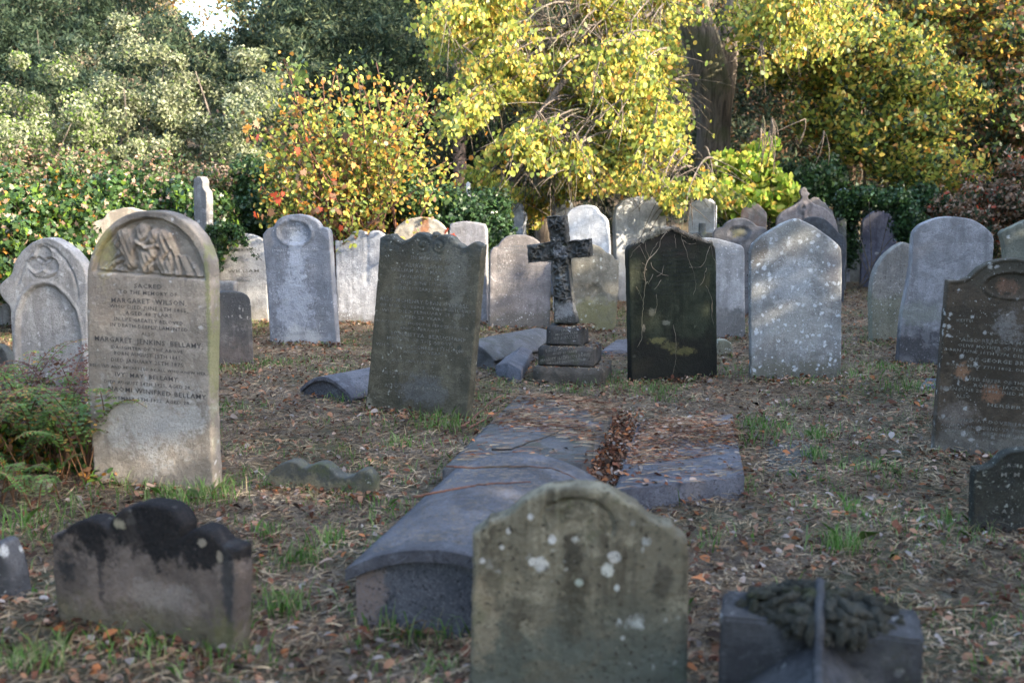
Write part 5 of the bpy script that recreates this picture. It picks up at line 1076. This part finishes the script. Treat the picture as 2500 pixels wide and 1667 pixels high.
# ------------------------------------------------------------------ ivy and bramble masses
def ivy(label, blobs_px, ncl, size=.05, mats=None, w=None, per=60, rcl=.14, name='ivy', cat='ivy', tmpl=IV, droop=.5, stems=True):
    return bush(name, label, blobs_px, per, ncl, rcl, size, tmpl, mats or [G_iv, G_iv2, G_dk], w or [.5, .25, .25], cat=cat, trunk_r=.02, droop=droop, nlimb=10, squash=1.0, stems=stems)
ivy('mound of dark ivy behind the leaning brown-green stone', [(1010, 490, 13.2, .45, .4, .32), (1080, 530, 13.2, .5, .4, .35), (1130, 580, 13, .38, .35, .5), (1030, 590, 13.3, .4, .3, .4), (960, 500, 13.4, .3, .3, .3)], 60)
ivy('thick column of ivy left of the blue arched gravestones', [(1195, 520, 13.6, .26, .3, .30), (1205, 590, 13.4, .27, .3, .35), (1190, 660, 13.3, .22, .25, .3), (1170, 710, 13, .12, .2, .3)], 55)
ivy('dark ivy-clad bush left of the orange sapling', [(625, 470, 14.2, .35, .4, .42), (640, 540, 13.8, .42, .4, .4), (580, 520, 14.2, .4, .4, .4), (600, 440, 14.5, .3, .3, .3)], 60)
ivy('ivy crest draped over the pale round-topped gravestone', [(545, 560, 11.4, .20, .12, .06), (520, 600, 11.45, .09, .1, .22), (575, 572, 11.38, .10, .08, .05), (530, 640, 11.4, .04, .05, .16), (600, 590, 11.37, .05, .03, .06)], 16, .035, per=36, rcl=.07, stems=False)
ivy('bright sunlit ivy and bramble bank behind the angel stone', [(420, 520, 12.6, .55, .4, .4), (500, 560, 12.4, .35, .4, .45), (300, 490, 12.8, .5, .4, .35), (470, 640, 12.3, .3, .3, .4)], 70, .06, [G_iv2, G_lm, G_iv, G_pk], [.42, .12, .38, .08])
ivy('leafy bramble bank spreading along the left edge behind the trefoil stone', [(30, 560, 11.6, .6, .5, .5), (130, 530, 11.8, .6, .5, .5), (200, 600, 11.6, .5, .4, .5), (60, 640, 11.2, .5, .4, .5), (-60, 500, 12, .6, .5, .6), (160, 660, 11.3, .4, .4, .5)], 80, .062, [G_iv2, G_lm, G_iv, G_pk, G_or], [.38, .14, .36, .08, .04])
bush('bramble', 'tangle of pinkish dry bramble along the foot of the left trees', [(80, 440, 13.6, .9, .5, .45), (240, 460, 13.6, .8, .5, .4), (380, 450, 13.8, .7, .5, .4), (520, 460, 14, .5, .5, .35), (-60, 420, 13.6, .6, .5, .5)], 80, 56, .2, .055, OV, [G_pk, G_ol, G_gr, G_iv2, G_br], [.26, .24, .2, .2, .1], cat='bramble', trunk_r=.02)
ivy('arch of ivy over the dark blue-violet pointed gravestone', [(2100, 484, 16.4, .36, .3, .13), (2165, 488, 16.4, .30, .3, .13), (2214, 545, 16.2, .16, .3, .32), (2228, 610, 16.2, .12, .25, .3), (2062, 520, 16.6, .22, .3, .32), (2070, 600, 16.8, .12, .2, .35)], 44, .055)
ivy('dark ivy bush behind the finial-topped gravestone', [(1940, 480, 18, .6, .4, .6), (2010, 450, 18.5, .5, .4, .5), (1880, 540, 18, .4, .4, .5), (2230, 530, 18, .9, .5, .5), (2350, 580, 18, .9, .5, .5), (1770, 560, 18, .4, .4, .5)], 50, .07, per=70, rcl=.2)
ivy('creeping ivy sprays on the small pale stone by the lettered round-headed one', [(1180, 745, 12.6, .07, .04, .16)], 8, .03, per=14, rcl=.05, stems=False)
# ivy trails on pale stone
tb3 = Tubes(); tc, td = [], []
for pts in ([(590, 575), (605, 600), (622, 622), (640, 636)], [(560, 575), (568, 605), (572, 625), (578, 640)], [(525, 575), (530, 640), (528, 670)]):
    P_ = [Vector(at(x, y, 11.36)) for x, y in pts]; tb3.add(P_, [.004] * len(P_), 4)
    for i in range(len(P_) - 1):
        for k in range(9): a = random.random(); v = P_[i].lerp(P_[i + 1], a); tc.append((v + Vector((random.gauss(0, .02), -.012, random.gauss(0, .012))))[:]); td.append((random.gauss(0, 1), -.3, random.gauss(-.4, .5)))
o = tb3.build('ivy_trails', BK, None); tag(o, 'thin ivy trails hanging down the face of the pale round-topped gravestone', 'ivy')
leafmesh('foliage', np.array(tc), np.array(td), .035, IV, [G_iv, G_dk], None, o)

# ------------------------------------------------------------------ dead creeper on the black stone
tb4 = Tubes()
def onX(x, y, out=.012): p = stX.loc(Z5, x, y); return stX.M @ Vector((p.x, -out, p.y))
main_v = [[(800, 130), (680, 280), (650, 440), (480, 640), (400, 720), (365, 850), (350, 1000), (365, 1180), (350, 1350), (330, 1568), (300, 1900), (280, 2300), (200, 2450)],
          [(240, 400), (350, 600), (390, 720)], [(370, 340), (380, 500), (430, 640)], [(1080, 130), (1100, 280), (1200, 520), (1240, 700), (1310, 850), (1370, 1050), (1380, 1250), (1330, 1400)], [(1100, 280), (1200, 360), (1300, 380), (1390, 360)],
          [(470, 740), (520, 860), (620, 940), (720, 990), (850, 1015)], [(600, 1030), (700, 960), (740, 800)], [(1660, 420), (1600, 620), (1540, 780), (1480, 840), (1250, 845)], [(1690, 400), (1720, 600), (1790, 760), (1810, 880)], [(1600, 860), (1560, 960), (1540, 1120), (1440, 1230)],
          [(185, 1230), (260, 1370), (320, 1530)], [(960, 180), (970, 330), (985, 460)], [(590, 1390), (600, 1600), (560, 1800)], [(1590, 1210), (1680, 1400), (1710, 1550), (1700, 1800), (1750, 2000)], [(280, 380), (150, 500), (50, 650)], [(620, 330), (560, 430), (480, 560), (430, 700)],
          [(290, 755), (360, 800)], [(330, 940), (350, 970)], [(320, 1070), (355, 1100)], [(400, 885), (365, 900)], [(410, 1135), (370, 1170)], [(930, 2000), (980, 2300), (960, 2800), (860, 3250)], [(520, 980), (430, 1180)], [(680, 1100), (560, 1290)]]
for v in main_v:
    P_ = smooth_outline([Vector(p) for p in v], 60); w0 = .0036 if len(v) > 8 else .0020
    tb4.add([onX(p.x + random.gauss(0, 6), p.y) for p in P_], [w0 * (1 - .5 * i / len(P_)) for i in range(len(P_))], 5)
topc = [(40, 480), (160, 390), (340, 300), (600, 180), (800, 95), (920, 60), (1050, 110), (1250, 220), (1500, 290), (1700, 360), (1790, 470)]
topS = smooth_outline([Vector(p) for p in topc], 20)
for _ in range(340):
    i = int(random.triangular(0, len(topS) - 1, len(topS) * .55)); j = max(0, min(len(topS) - 1, i + random.randint(-14, 14)))
    a, b = topS[i], topS[j]; ya = random.uniform(-.02, .09)
    A3, B3 = onX(a.x, a.y + random.uniform(-15, 40), 0), onX(b.x, b.y + random.uniform(-15, 60), 0)
    off = (stX.M.to_3x3() @ Vector((0, 1, 0)))
    A3 += off * ya; B3 += off * (random.uniform(-.03, .08)); m_ = (A3 + B3) / 2 + Vector((random.gauss(0, .02), -random.uniform(0, .03), random.uniform(0, .07)))
    tb4.add(bez(A3, m_, B3, 8), [random.uniform(.002, .0038)] * 8, 4)
o = tb4.build('dead_creeper', bark_mat('dry_creeper', (.30, .25, .19)), None); tag(o, 'dry leafless creeper hanging over the top of the black-green gravestone', 'creeper')

# ------------------------------------------------------------------ fern clump at the left
def fern(label, centre, n, mats, w, h, seed, spread=1.0, lean=(0, 0)):
    rn = random.Random(seed); V4 = []; base = Vector(centre); tbf = Tubes(); cen_, dr_, sz_ = [], [], []
    r = tree('fern', label, base, cat='fern')
    for _ in range(n):
        a = rn.uniform(0, 2 * math.pi); L_ = h * rn.uniform(.6, 1.15); s0 = Vector((rn.gauss(0, .12) * spread, rn.gauss(0, .10) * spread, 0))
        out = Vector((math.cos(a), math.sin(a), 0)) * L_ * rn.uniform(.35, .8) + Vector((lean[0], lean[1], 0)) * L_
        e = s0 + out + Vector((0, 0, L_ * rn.uniform(.35, .85))); m_ = s0 + out * .35 + Vector((0, 0, L_ * .85)); pts = bez(s0, m_, e, 22)
        tbf.add(pts, [.004 * (1 - .8 * i / 21) + .0008 for i in range(22)], 4)
        side = (e - s0).cross(Vector((0, 0, 1))).normalized()
        for i in range(6, 22):
            t = i / 21; ll = .15 * h * (1 - t) ** .7 * 1.2 + .012; tan = (pts[min(i + 1, 21)] - pts[i - 1]).normalized()
            for sgn in (-1, 1):
                d = (side * sgn + tan * .45 + Vector((0, 0, -.15))).normalized()
                for k in range(4):   # pinnules along each pinna
                    q_ = pts[i] + d * ll * (k / 4); cen_.append(q_[:]); dr_.append((d + tan * .6 * (1 if k % 2 else -.6))[:]); sz_.append(ll * .42 * (1 - k * .16))
    tbf.build('stems', G_br, r)
    n_ = len(cen_); C1 = np.array(cen_); D1 = np.array(dr_); t = D1 / np.linalg.norm(D1, axis=1)[:, None]; up = np.tile([0, -.3, 1.0], (n_, 1)) + RNG.normal(size=(n_, 3)) * .3
    nn = up - (up * t).sum(1)[:, None] * t; nn /= np.linalg.norm(nn, axis=1)[:, None]; b = np.cross(t, nn); sz = np.array(sz_)
    V = C1[:, None] + sz[:, None, None] * (DI[None, :, 0, None] * .8 * b[:, None] + DI[None, :, 1, None] * t[:, None]); mi_ = RNG.choice(len(mats), n_, p=w)
    link('fronds', mesh_np('fronds', V, 4, mi_), mats, r); return r
FG = leaf_mat('fern_green', (.12, .20, .045), .35); FB = leaf_mat('fern_brown', (.13, .06, .04), .2); FY = leaf_mat('fern_yellow', (.38, .24, .07), .4)
fern('green fern clump in front of the trefoil stone', gnd(150, 1150), 36, [FG, FB, FY], [.8, .08, .12], .74, 3)
fern('fern with long arching fronds reaching across the foot of the angel stone', gnd(215, 1165), 18, [FG, FY, FB], [.72, .16, .12], .80, 5, .6, (.15, 0))
fern('withered red-brown fern clump among the green ones', gnd(175, 1100), 22, [FB, FG], [.88, .12], .88, 9)
fern('brown and green fern clump at the left edge', gnd(40, 1130), 34, [FG, FB, FY], [.5, .42, .08], .76, 12)
fern('low green fern by the left edge below the others', gnd(20, 1230), 16, [FG, FB], [.85, .15], .42, 15)
bush('bramble', 'leafy bramble tangle under the ferns at the left edge', [(60, 1080, 5.9, .22, .2, .16), (0, 1120, 5.6, .2, .2, .18), (160, 1130, 5.7, .2, .15, .12), (250, 1185, 5.4, .14, .1, .05)], 40, 22, .09, .045, OV, [G_iv2, G_lm, G_br, G_or], [.35, .25, .3, .1], cat='bramble', trunk_r=.006)

# ------------------------------------------------------------------ evergreens added out of view, right, left and behind, to shade the graves
def shade_tree(label, x, y, ztop, r_, n):  # unseen tree, put in only to block sun and sky light
    b0 = Vector((x, y, 0)); r = tree('evergreen_tree', label, b0); t5 = Tubes(); t5.add([(0, 0, -.1), (0, .05, ztop * .5), (.05, 0, ztop * .85)], [.28, .2, .08], 9)
    for _ in range(14):
        a = random.uniform(0, 6.28); z = random.uniform(.15, .7) * ztop; t5.add(bez((0, 0, z), (math.cos(a) * r_ * .4, math.sin(a) * r_ * .4, z + .8), (math.cos(a) * r_ * .85, math.sin(a) * r_ * .85, z + .7), 6), [.08, .06, .05, .04, .03, .01], 5)
    t5.build('trunk', BK, r)
    c1, d1 = clustered([((x, y, ztop * .5), r_, r_, ztop * .52), ((x, y, ztop * .3), r_ * .8, r_ * .8, ztop * .3)], 62, n, .75, .3)
    ok = c1[:, 2] > .15; leafmesh('crown', c1[ok], d1[ok], .26, DI, [G_dk, G_dk2], None, r, origin=b0)
shade_tree('dense evergreen added for shade, out of view to the right, farthest of the row', 11.6, 7.4, 6.2, 2.3, 150)
shade_tree('dense evergreen added for shade, out of view to the right, beside the far gravestones', 12.4, 10.9, 5.6, 2.1, 130)
shade_tree('dense evergreen added for shade, out of view to the right, at the wood edge', 14.2, 14.6, 8.6, 2.6, 80)
shade_tree('dense evergreen added for shade, out of view to the right, second of the row', 11.8, 3.6, 8.4, 2.5, 190)
shade_tree('dense evergreen added for shade, out of view to the right, third of the row', 11.6, -.4, 9.2, 2.7, 200)
shade_tree('dense evergreen added for shade, behind the viewpoint on the right, nearest of the row', 11.0, -5.0, 9.0, 3.0, 200)
shade_tree('dense evergreen added for shade, well behind the viewpoint', 6.5, -9.0, 9.0, 3.0, 180)
shade_tree('dense evergreen added for shade, out of view to the left, level with the viewpoint', -8.5, 0.5, 7.5, 2.8, 170)
shade_tree('dense evergreen added for shade, out of view to the left, level with the angel stone', -9.6, 6.2, 7.0, 2.6, 150)
shade_tree('dense evergreen added for shade, behind the viewpoint on the left', -5.0, -6.5, 8.0, 3.0, 170)

# ------------------------------------------------------------------ litter, straw, grass
def ground_z(x, y): return terrain(x, y)
def scatter(n, ymin=2.2, ymax=17, p=1.4, spread=.66):
    u = RNG.uniform(0, 1, n); a, b = ymin ** (2 - p), ymax ** (2 - p); y = (a + (b - a) * u) ** (1 / (2 - p)); x = RNG.uniform(-1, 1, n) * (spread * y + .9); return x, y
def lmat(name, col, rough=.9, var=.45, tr=.15): return leaf_mat(name, col, tr, rough, var, spec=.1)
ST = [lmat('straw_pale', (.34, .26, .165)), lmat('straw_brown', (.19, .13, .078)), lmat('straw_grey', (.17, .14, .11)), lmat('straw_dark', (.085, .06, .04))]
n = 280000; x, y = scatter(n, p=1.0); z = ground_z(x, y) + .006 + RNG.exponential(.010, n)
a = RNG.normal(0, 1.0, n) + np.where(RNG.uniform(size=n) < .35, RNG.uniform(0, 3.1, n), 0); L_ = RNG.uniform(.025, .10, n)
C = np.stack([x, y, z], 1); t = np.stack([np.cos(a), np.sin(a), RNG.normal(0, .16, n)], 1); wv = RNG.uniform(.0009, .0023, n); bb = np.stack([-np.sin(a), np.cos(a), RNG.normal(0, .5, n)], 1)
bend = RNG.normal(0, .06, n)
V = np.stack([C - bb * wv[:, None], C + bb * wv[:, None], C + t * L_[:, None] * .5 + bb * (wv + bend * L_)[:, None] + [0, 0, .004], C + t * L_[:, None] + bb * (bend * .2 * L_)[:, None], C + t * L_[:, None] * .5 + bb * (-wv + bend * L_)[:, None] + [0, 0, .004]], 1)
V[:, :, 2] = np.maximum(V[:, :, 2], (z - .012)[:, None])
tag(link('dry_grass', mesh_np('dry_grass', V, 5, RNG.choice(4, n, p=[.38, .31, .16, .15])), ST), kind='stuff')
LF = [lmat('fallen_tan', (.24, .13, .08)), lmat('fallen_brown', (.12, .05, .03)), lmat('fallen_grey', (.24, .205, .18)), lmat('fallen_dark', (.06, .04, .03)), lmat('fallen_orange', (.33, .13, .055), tr=.25), lmat('fallen_pink', (.36, .26, .20))]
def flatleaves(n, size, mats, w, name, p=1.0, zoff=.012, clump=None):
    x, y = scatter(n, p=p)
    if clump is not None:
        m = np.array([mnoise.noise(Vector((a_ * .9, b_ * .9, clump))) for a_, b_ in zip(x, y)]) + RNG.normal(0, .12, n) > .02; x, y = x[m], y[m]
    n = len(x); z = ground_z(x, y) + zoff + RNG.exponential(.008, n); a = RNG.uniform(0, 6.28, n)
    D = np.stack([np.cos(a), np.sin(a), RNG.normal(.1, .35, n)], 1)
    return leafmesh(name, np.stack([x, y, z], 1), D, size, OV, mats, w, None, .7, .5, flat=1.6)
tag(flatleaves(46000, .030, LF, [.27, .32, .12, .22, .03, .04], 'leaf_litter', p=1.0), kind='stuff')
tag(flatleaves(5200, .045, LF, [.25, .25, .12, .12, .16, .10], 'fallen_leaves', p=1.1, zoff=.02, clump=4.0), kind='stuff')
# litter on the slabs
def on_slab(corners, z, n, name, strawn, dens=None, ridge=0.0):
    Cn = [gnd(x, y, z) for x, y in corners]; P_, Q_ = [], []
    def pt(u, v): p = Cn[0] * (1 - u) * (1 - v) + Cn[1] * u * (1 - v) + Cn[2] * u * v + Cn[3] * (1 - u) * v; return (p.x, p.y, z + ridge * (1 - abs(2 * u - 1)) + .006)
    for _ in range(n * 3):
        u, v = random.random(), random.random()
        if dens is None or random.random() < dens(u, v): P_.append(pt(u, v))
        if len(P_) >= n: break
    C = np.array(P_); a = RNG.normal(0, .5, len(C)); D = np.stack([np.cos(a), np.sin(a), RNG.normal(0, .1, len(C))], 1)
    o1 = leafmesh(name, C, D, .03, OV, LF, [.25, .3, .12, .15, .1, .08], None, .5, .4, flat=1.6); tag(o1, kind='stuff')
    for _ in range(strawn * 3):
        u, v = random.random(), random.random()
        if dens is None or random.random() < dens(u, v): Q_.append(pt(u, v))
        if len(Q_) >= strawn: break
    C = np.array(Q_); k = len(C); a = RNG.normal(.1, .45, k); L_ = RNG.uniform(.02, .10, k); t = np.stack([np.cos(a), np.sin(a), np.zeros(k)], 1); bb = np.stack([-np.sin(a), np.cos(a), RNG.normal(0, .4, k)], 1) * RNG.uniform(.0012, .003, k)[:, None]
    V = np.stack([C - bb, C + bb, C + t * L_[:, None] + [0, 0, .003], C + t * L_[:, None] - bb + [0, 0, .003]], 1)
    tag(link(name + '_straw', mesh_np('straw', V, 4, RNG.choice(4, k)), [ST[0], ST[1], LF[0], LF[1]]), kind='stuff')
on_slab([(1500, 1196), (1817, 1160), (1788, 1008), (1560, 1028)], .13, 760, 'slab_litter', 2900, lambda u, v: .03 + .95 * min(1, max(0, 1.2 - u * .8 + .45 * math.sin(v * 9 + u * 2))) * (1.0 if v > .30 else .12))
on_slab([(1079, 1143), (1420, 1130), (1495, 989), (1266, 963)], .20, 300, 'ledger_litter', 2600, lambda u, v: .06 + .9 * max(0, v - .3 + .35 * math.sin(v * 13 + u * 3) + u * .2), ridge=.03)
# leaf drift in the gap between slabs
cs = []
for _ in range(3000):
    p = gnd(random.uniform(1400, 1560), random.uniform(1010, 1200), .05); cs.append((p.x + random.gauss(0, .03), p.y + random.gauss(0, .05), abs(random.gauss(.05, .05))))
a = RNG.uniform(0, 6.28, 3000); tag(leafmesh('leaf_drift', np.array(cs), np.stack([np.cos(a), np.sin(a), RNG.normal(0, .4, 3000)], 1), .03, OV, LF, [.3, .32, .08, .12, .12, .06], None, .4, .4, flat=1.2), kind='stuff')
# straw over barrel tomb
cs = []; Mb = Matrix.Translation(Vector((nl.x, nl.y, 0))) @ Matrix.Rotation(R(-13.5), 4, 'Z')
for _ in range(2600):
    u, v = random.uniform(.08, .95), random.uniform(.05, .98); p = Mb @ Vector((u * .72, v * 1.42, .23 + .105 * (1 - (2 * u - 1) ** 2) + .004)); cs.append(p[:])
C = np.array(cs); k = len(C); a = RNG.normal(0, .35, k); L_ = RNG.uniform(.01, .05, k); t = np.stack([np.cos(a), np.sin(a), np.zeros(k)], 1); bb = np.stack([-np.sin(a), np.cos(a), np.zeros(k)], 1) * .0012
tag(link('tomb_straw', mesh_np('straw', np.stack([C - bb, C + bb, C + t * L_[:, None]], 1), 3, RNG.choice(2, k)), [ST[0], ST[2]]), kind='stuff')
# leaves and dead stalks banked against the stones
cs = []
for Mx, x0, x1, dd in BASES:
    for _ in range(int(abs(x1 - x0) * 170)):
        y_ = -abs(random.gauss(0, .06)); p = Mx @ Vector((random.uniform(min(x0, x1) - .05, max(x0, x1) + .07), y_, 0)); cs.append((p.x, p.y, gz(p.x, p.y) + .008 + random.random() * max(0, .045 + y_ * .5)))
a = RNG.uniform(0, 6.28, len(cs)); tag(leafmesh('banked_leaves', np.array(cs), np.stack([np.cos(a), np.sin(a), RNG.normal(0, .5, len(cs))], 1), .034, OV, LF, [.25, .33, .1, .2, .08, .04], None, .5, .4, flat=1.0), kind='stuff')
# litter on the cross steps
cs = []
for z_, d_, w_ in ((z1t, .28, .30), (z2t, .21, .23), (max(z3t, zs - .01), .14, .15)):
    for _ in range(260):
        p = sc_.M @ Vector((random.uniform(-w_, w_), random.uniform(.07 - d_, .07 + d_), 0)); cs.append((p.x, p.y, z_ + .006))
a = RNG.uniform(0, 6.28, len(cs)); tag(leafmesh('step_litter', np.array(cs), np.stack([np.cos(a), np.sin(a), np.zeros(len(cs))], 1), .04, NA_, [ST[0], ST[1], LF[1]], None, None, .5, .3, flat=1.4), kind='stuff')
# twigs
def twig(label, k, pts, z, r_=.005, mat=None):
    P_ = [Vector(gnd(*px(k, x, y), z)) + Vector((0, 0, random.uniform(0, .01))) for x, y in pts]; P_ = [Vector(p) for p in P_]
    P2 = []
    for i in range(len(P_) - 1):
        for j in range(5): P2.append(P_[i].lerp(P_[i + 1], j / 5) + Vector((random.gauss(0, .004), random.gauss(0, .004), 0)))
    P2.append(P_[-1]); t6 = Tubes(); t6.add(P2, [r_ * (1 - .6 * i / len(P2)) for i in range(len(P2))], 5); tag(t6.build('twig', mat or TW, None), label, 'twig', 'dead twigs lying on the graves')
TW = bark_mat('red_brown_twig', (.17, .075, .045)); TW2 = bark_mat('dark_twig', (.06, .045, .035))
twig('reddish twig lying across the middle of the large barrel-topped tomb', K7, [(-180, 640), (-60, 615), (60, 600), (200, 578), (400, 570)], .345, .006)
twig('long dark twig curving over the far end of the large barrel-topped tomb', K7, [(-20, 495), (120, 495), (260, 490), (400, 490), (500, 500), (580, 530), (650, 565)], .34, .005)
twig('dark crooked twig on the ridged ledger', K7, [(200, 410), (300, 410), (400, 370), (480, 340), (560, 310)], .245, .006, TW2)
twig('thin twig on the far part of the ridged ledger', K7, [(440, 280), (560, 290), (680, 300)], .23, .005)
twig('long twig along the front of the twig-strewn slab', K7, [(960, 390), (1040, 370), (1150, 330), (1300, 300)], .15, .005)
twig('thick dead branch in the grass right of the leaning brown-green stone', K6, [(1080, 290), (1130, 260), (1200, 190), (1280, 130)], .03, .012)
twig('forked red branch beside the leaning brown-green stone', K6, [(1110, 300), (1180, 260), (1240, 230), (1320, 180)], .04, .010)
twig('dark stick near the coped tomb', K8, [(1080, 1200), (1250, 1195), (1400, 1190), (1600, 1170)], .03, .007)
# grass tufts
GM = [lmat('grass_green', (.10, .20, .045), .5, .3, .3), lmat('grass_pale', (.22, .30, .12), .5, .3, .3), lmat('grass_straw', (.30, .25, .14), .6, .3, .3)]
gb, gd, gl, gm = [], [], [], []
def tuft(x, y, n, h, r_, straw=.12):
    for _ in range(n):
        a = random.uniform(0, 6.28); q_ = random.random(); px_, py_ = x + random.gauss(0, r_), y + random.gauss(0, r_ * .7)
        gb.append((px_, py_)); gd.append((math.cos(a) * random.uniform(.15, .75), math.sin(a) * random.uniform(.15, .75))); gl.append(h * random.uniform(.5, 1.2)); gm.append(2 if q_ < straw else (1 if q_ < straw + .3 else 0))
T_ = [(860, 985, 60, .13, .10), (1075, 1045, 110, .15, .16), (1190, 850, 120, .16, .18), (1175, 870, 60, .13, .12), (740, 1375, 60, .13, .07), (695, 1490, 70, .14, .06), (85, 1630, 70, .13, .07), (640, 1310, 25, .12, .05), (1590, 955, 70, .13, .12), (1850, 1045, 90, .14, .16), (1830, 1075, 60, .15, .12),
      (2045, 1350, 80, .15, .055), (2065, 1260, 60, .11, .10), (2240, 960, 110, .14, .2), (480, 1230, 50, .15, .08), (540, 1215, 50, .15, .08), (430, 1215, 40, .13, .1), (700, 895, 50, .10, .15), (530, 905, 50, .11, .15), (800, 1330, 30, .16, .04), (1290, 1060, 20, .1, .05), (1400, 1060, 30, .12, .05),
      (300, 1200, 60, .12, .15), (230, 1330, 40, .12, .15), (150, 1270, 40, .16, .2), (60, 1300, 40, .2, .15), (950, 1540, 26, .15, .08), (1060, 1570, 26, .15, .08), (1080, 1640, 20, .1, .05), (1240, 1650, 20, .12, .04), (380, 1580, 40, .13, .12), (480, 1600, 30, .12, .12), (560, 1610, 30, .10, .1), (1720, 1330, 30, .12, .1),
      (1660, 1215, 40, .14, .08), (1790, 1200, 40, .14, .08), (1990, 1070, 60, .12, .05), (1990, 1120, 50, .13, .05), (2110, 1150, 40, .1, .1), (2190, 1160, 40, .1, .1), (2170, 905, 60, .12, .2), (2060, 925, 60, .11, .2), (1900, 925, 50, .1, .2), (1790, 915, 50, .11, .2), (1450, 930, 50, .09, .2), (1360, 945, 40, .08, .2), (1510, 770, 50, .12, .2), (2140, 830, 50, .14, .15), (1330, 800, 40, .13, .15), (1500, 940, 40, .12, .15),
      (2300, 1290, 30, .12, .1), (2360, 1320, 30, .1, .08), (650, 1170, 30, .1, .1), (940, 1240, 30, .1, .1), (1020, 1090, 30, .12, .1), (2130, 1640, 20, .2, .04), (1640, 1490, 14, .1, .05)]
for X, Y, n, h, r_ in T_:
    p = gnd(X, Y); tuft(p.x, p.y, int(n * 1.5), h, r_, .08)
for _ in range(3600):
    x, y = [float(v[0]) for v in scatter(1, p=.9)]
    nn_ = mnoise.noise(Vector((x * .8, y * .8, 11)))
    if nn_ + random.gauss(0, .15) < -.05: continue
    tuft(x, y, random.randint(6, 20), random.uniform(.04, .10), .06, .2)
for Mx, x0, x1, dd in BASES:
    L_ = abs(x1 - x0)
    for _ in range(int(L_ * 22)):
        p = Mx @ Vector((random.uniform(min(x0, x1) - .03, max(x0, x1) + .05), -abs(random.gauss(0, .03)) - .01, 0)); tuft(p.x, p.y, random.randint(3, 9), random.uniform(.03, .09), .02, .35)
gb, gd, gl, gm = np.array(gb), np.array(gd), np.array(gl), np.array(gm); n = len(gb); zb = ground_z(gb[:, 0], gb[:, 1]) - .01
a = RNG.uniform(0, 6.28, n); s_ = np.stack([np.cos(a), np.sin(a), np.zeros(n)], 1) * RNG.uniform(.0014, .0034, n)[:, None]; B_ = np.stack([gb[:, 0], gb[:, 1], zb], 1)
M_ = B_ + np.stack([gd[:, 0] * gl * .35, gd[:, 1] * gl * .35, gl * .62], 1); E_ = B_ + np.stack([gd[:, 0] * gl * 1.05, gd[:, 1] * gl * 1.05, gl * RNG.uniform(.6, 1.0, n)], 1)
M1 = B_ + np.stack([gd[:, 0] * gl * .1, gd[:, 1] * gl * .1, gl * .3], 1)
V = np.stack([B_ - s_, B_ + s_, M1 + s_, M_ + s_ * .8, E_, M_ - s_ * .8, M1 - s_], 1)
tag(link('grass', mesh_np('grass', V, 7, gm), GM), kind='stuff')
GR = {'gravestone': 'gravestones standing in the old burial ground', 'footstone': 'small footstones', 'fern': 'ferns by the angel stone', 'ivy': 'ivy growing over the stones', 'grave slab': 'slabs lying on the graves', 'tomb': 'low tombs', 'cross': 'stone crosses'}
for o in bpy.data.objects:
    if o.parent is None and o.get('category') in GR: o['group'] = GR[o['category']]
    if o.parent is None and o.get('category') == 'tree': o['group'] = 'evergreens added out of view to shade the graves' if 'view' in o['label'] else 'trees at the edge of the wood'
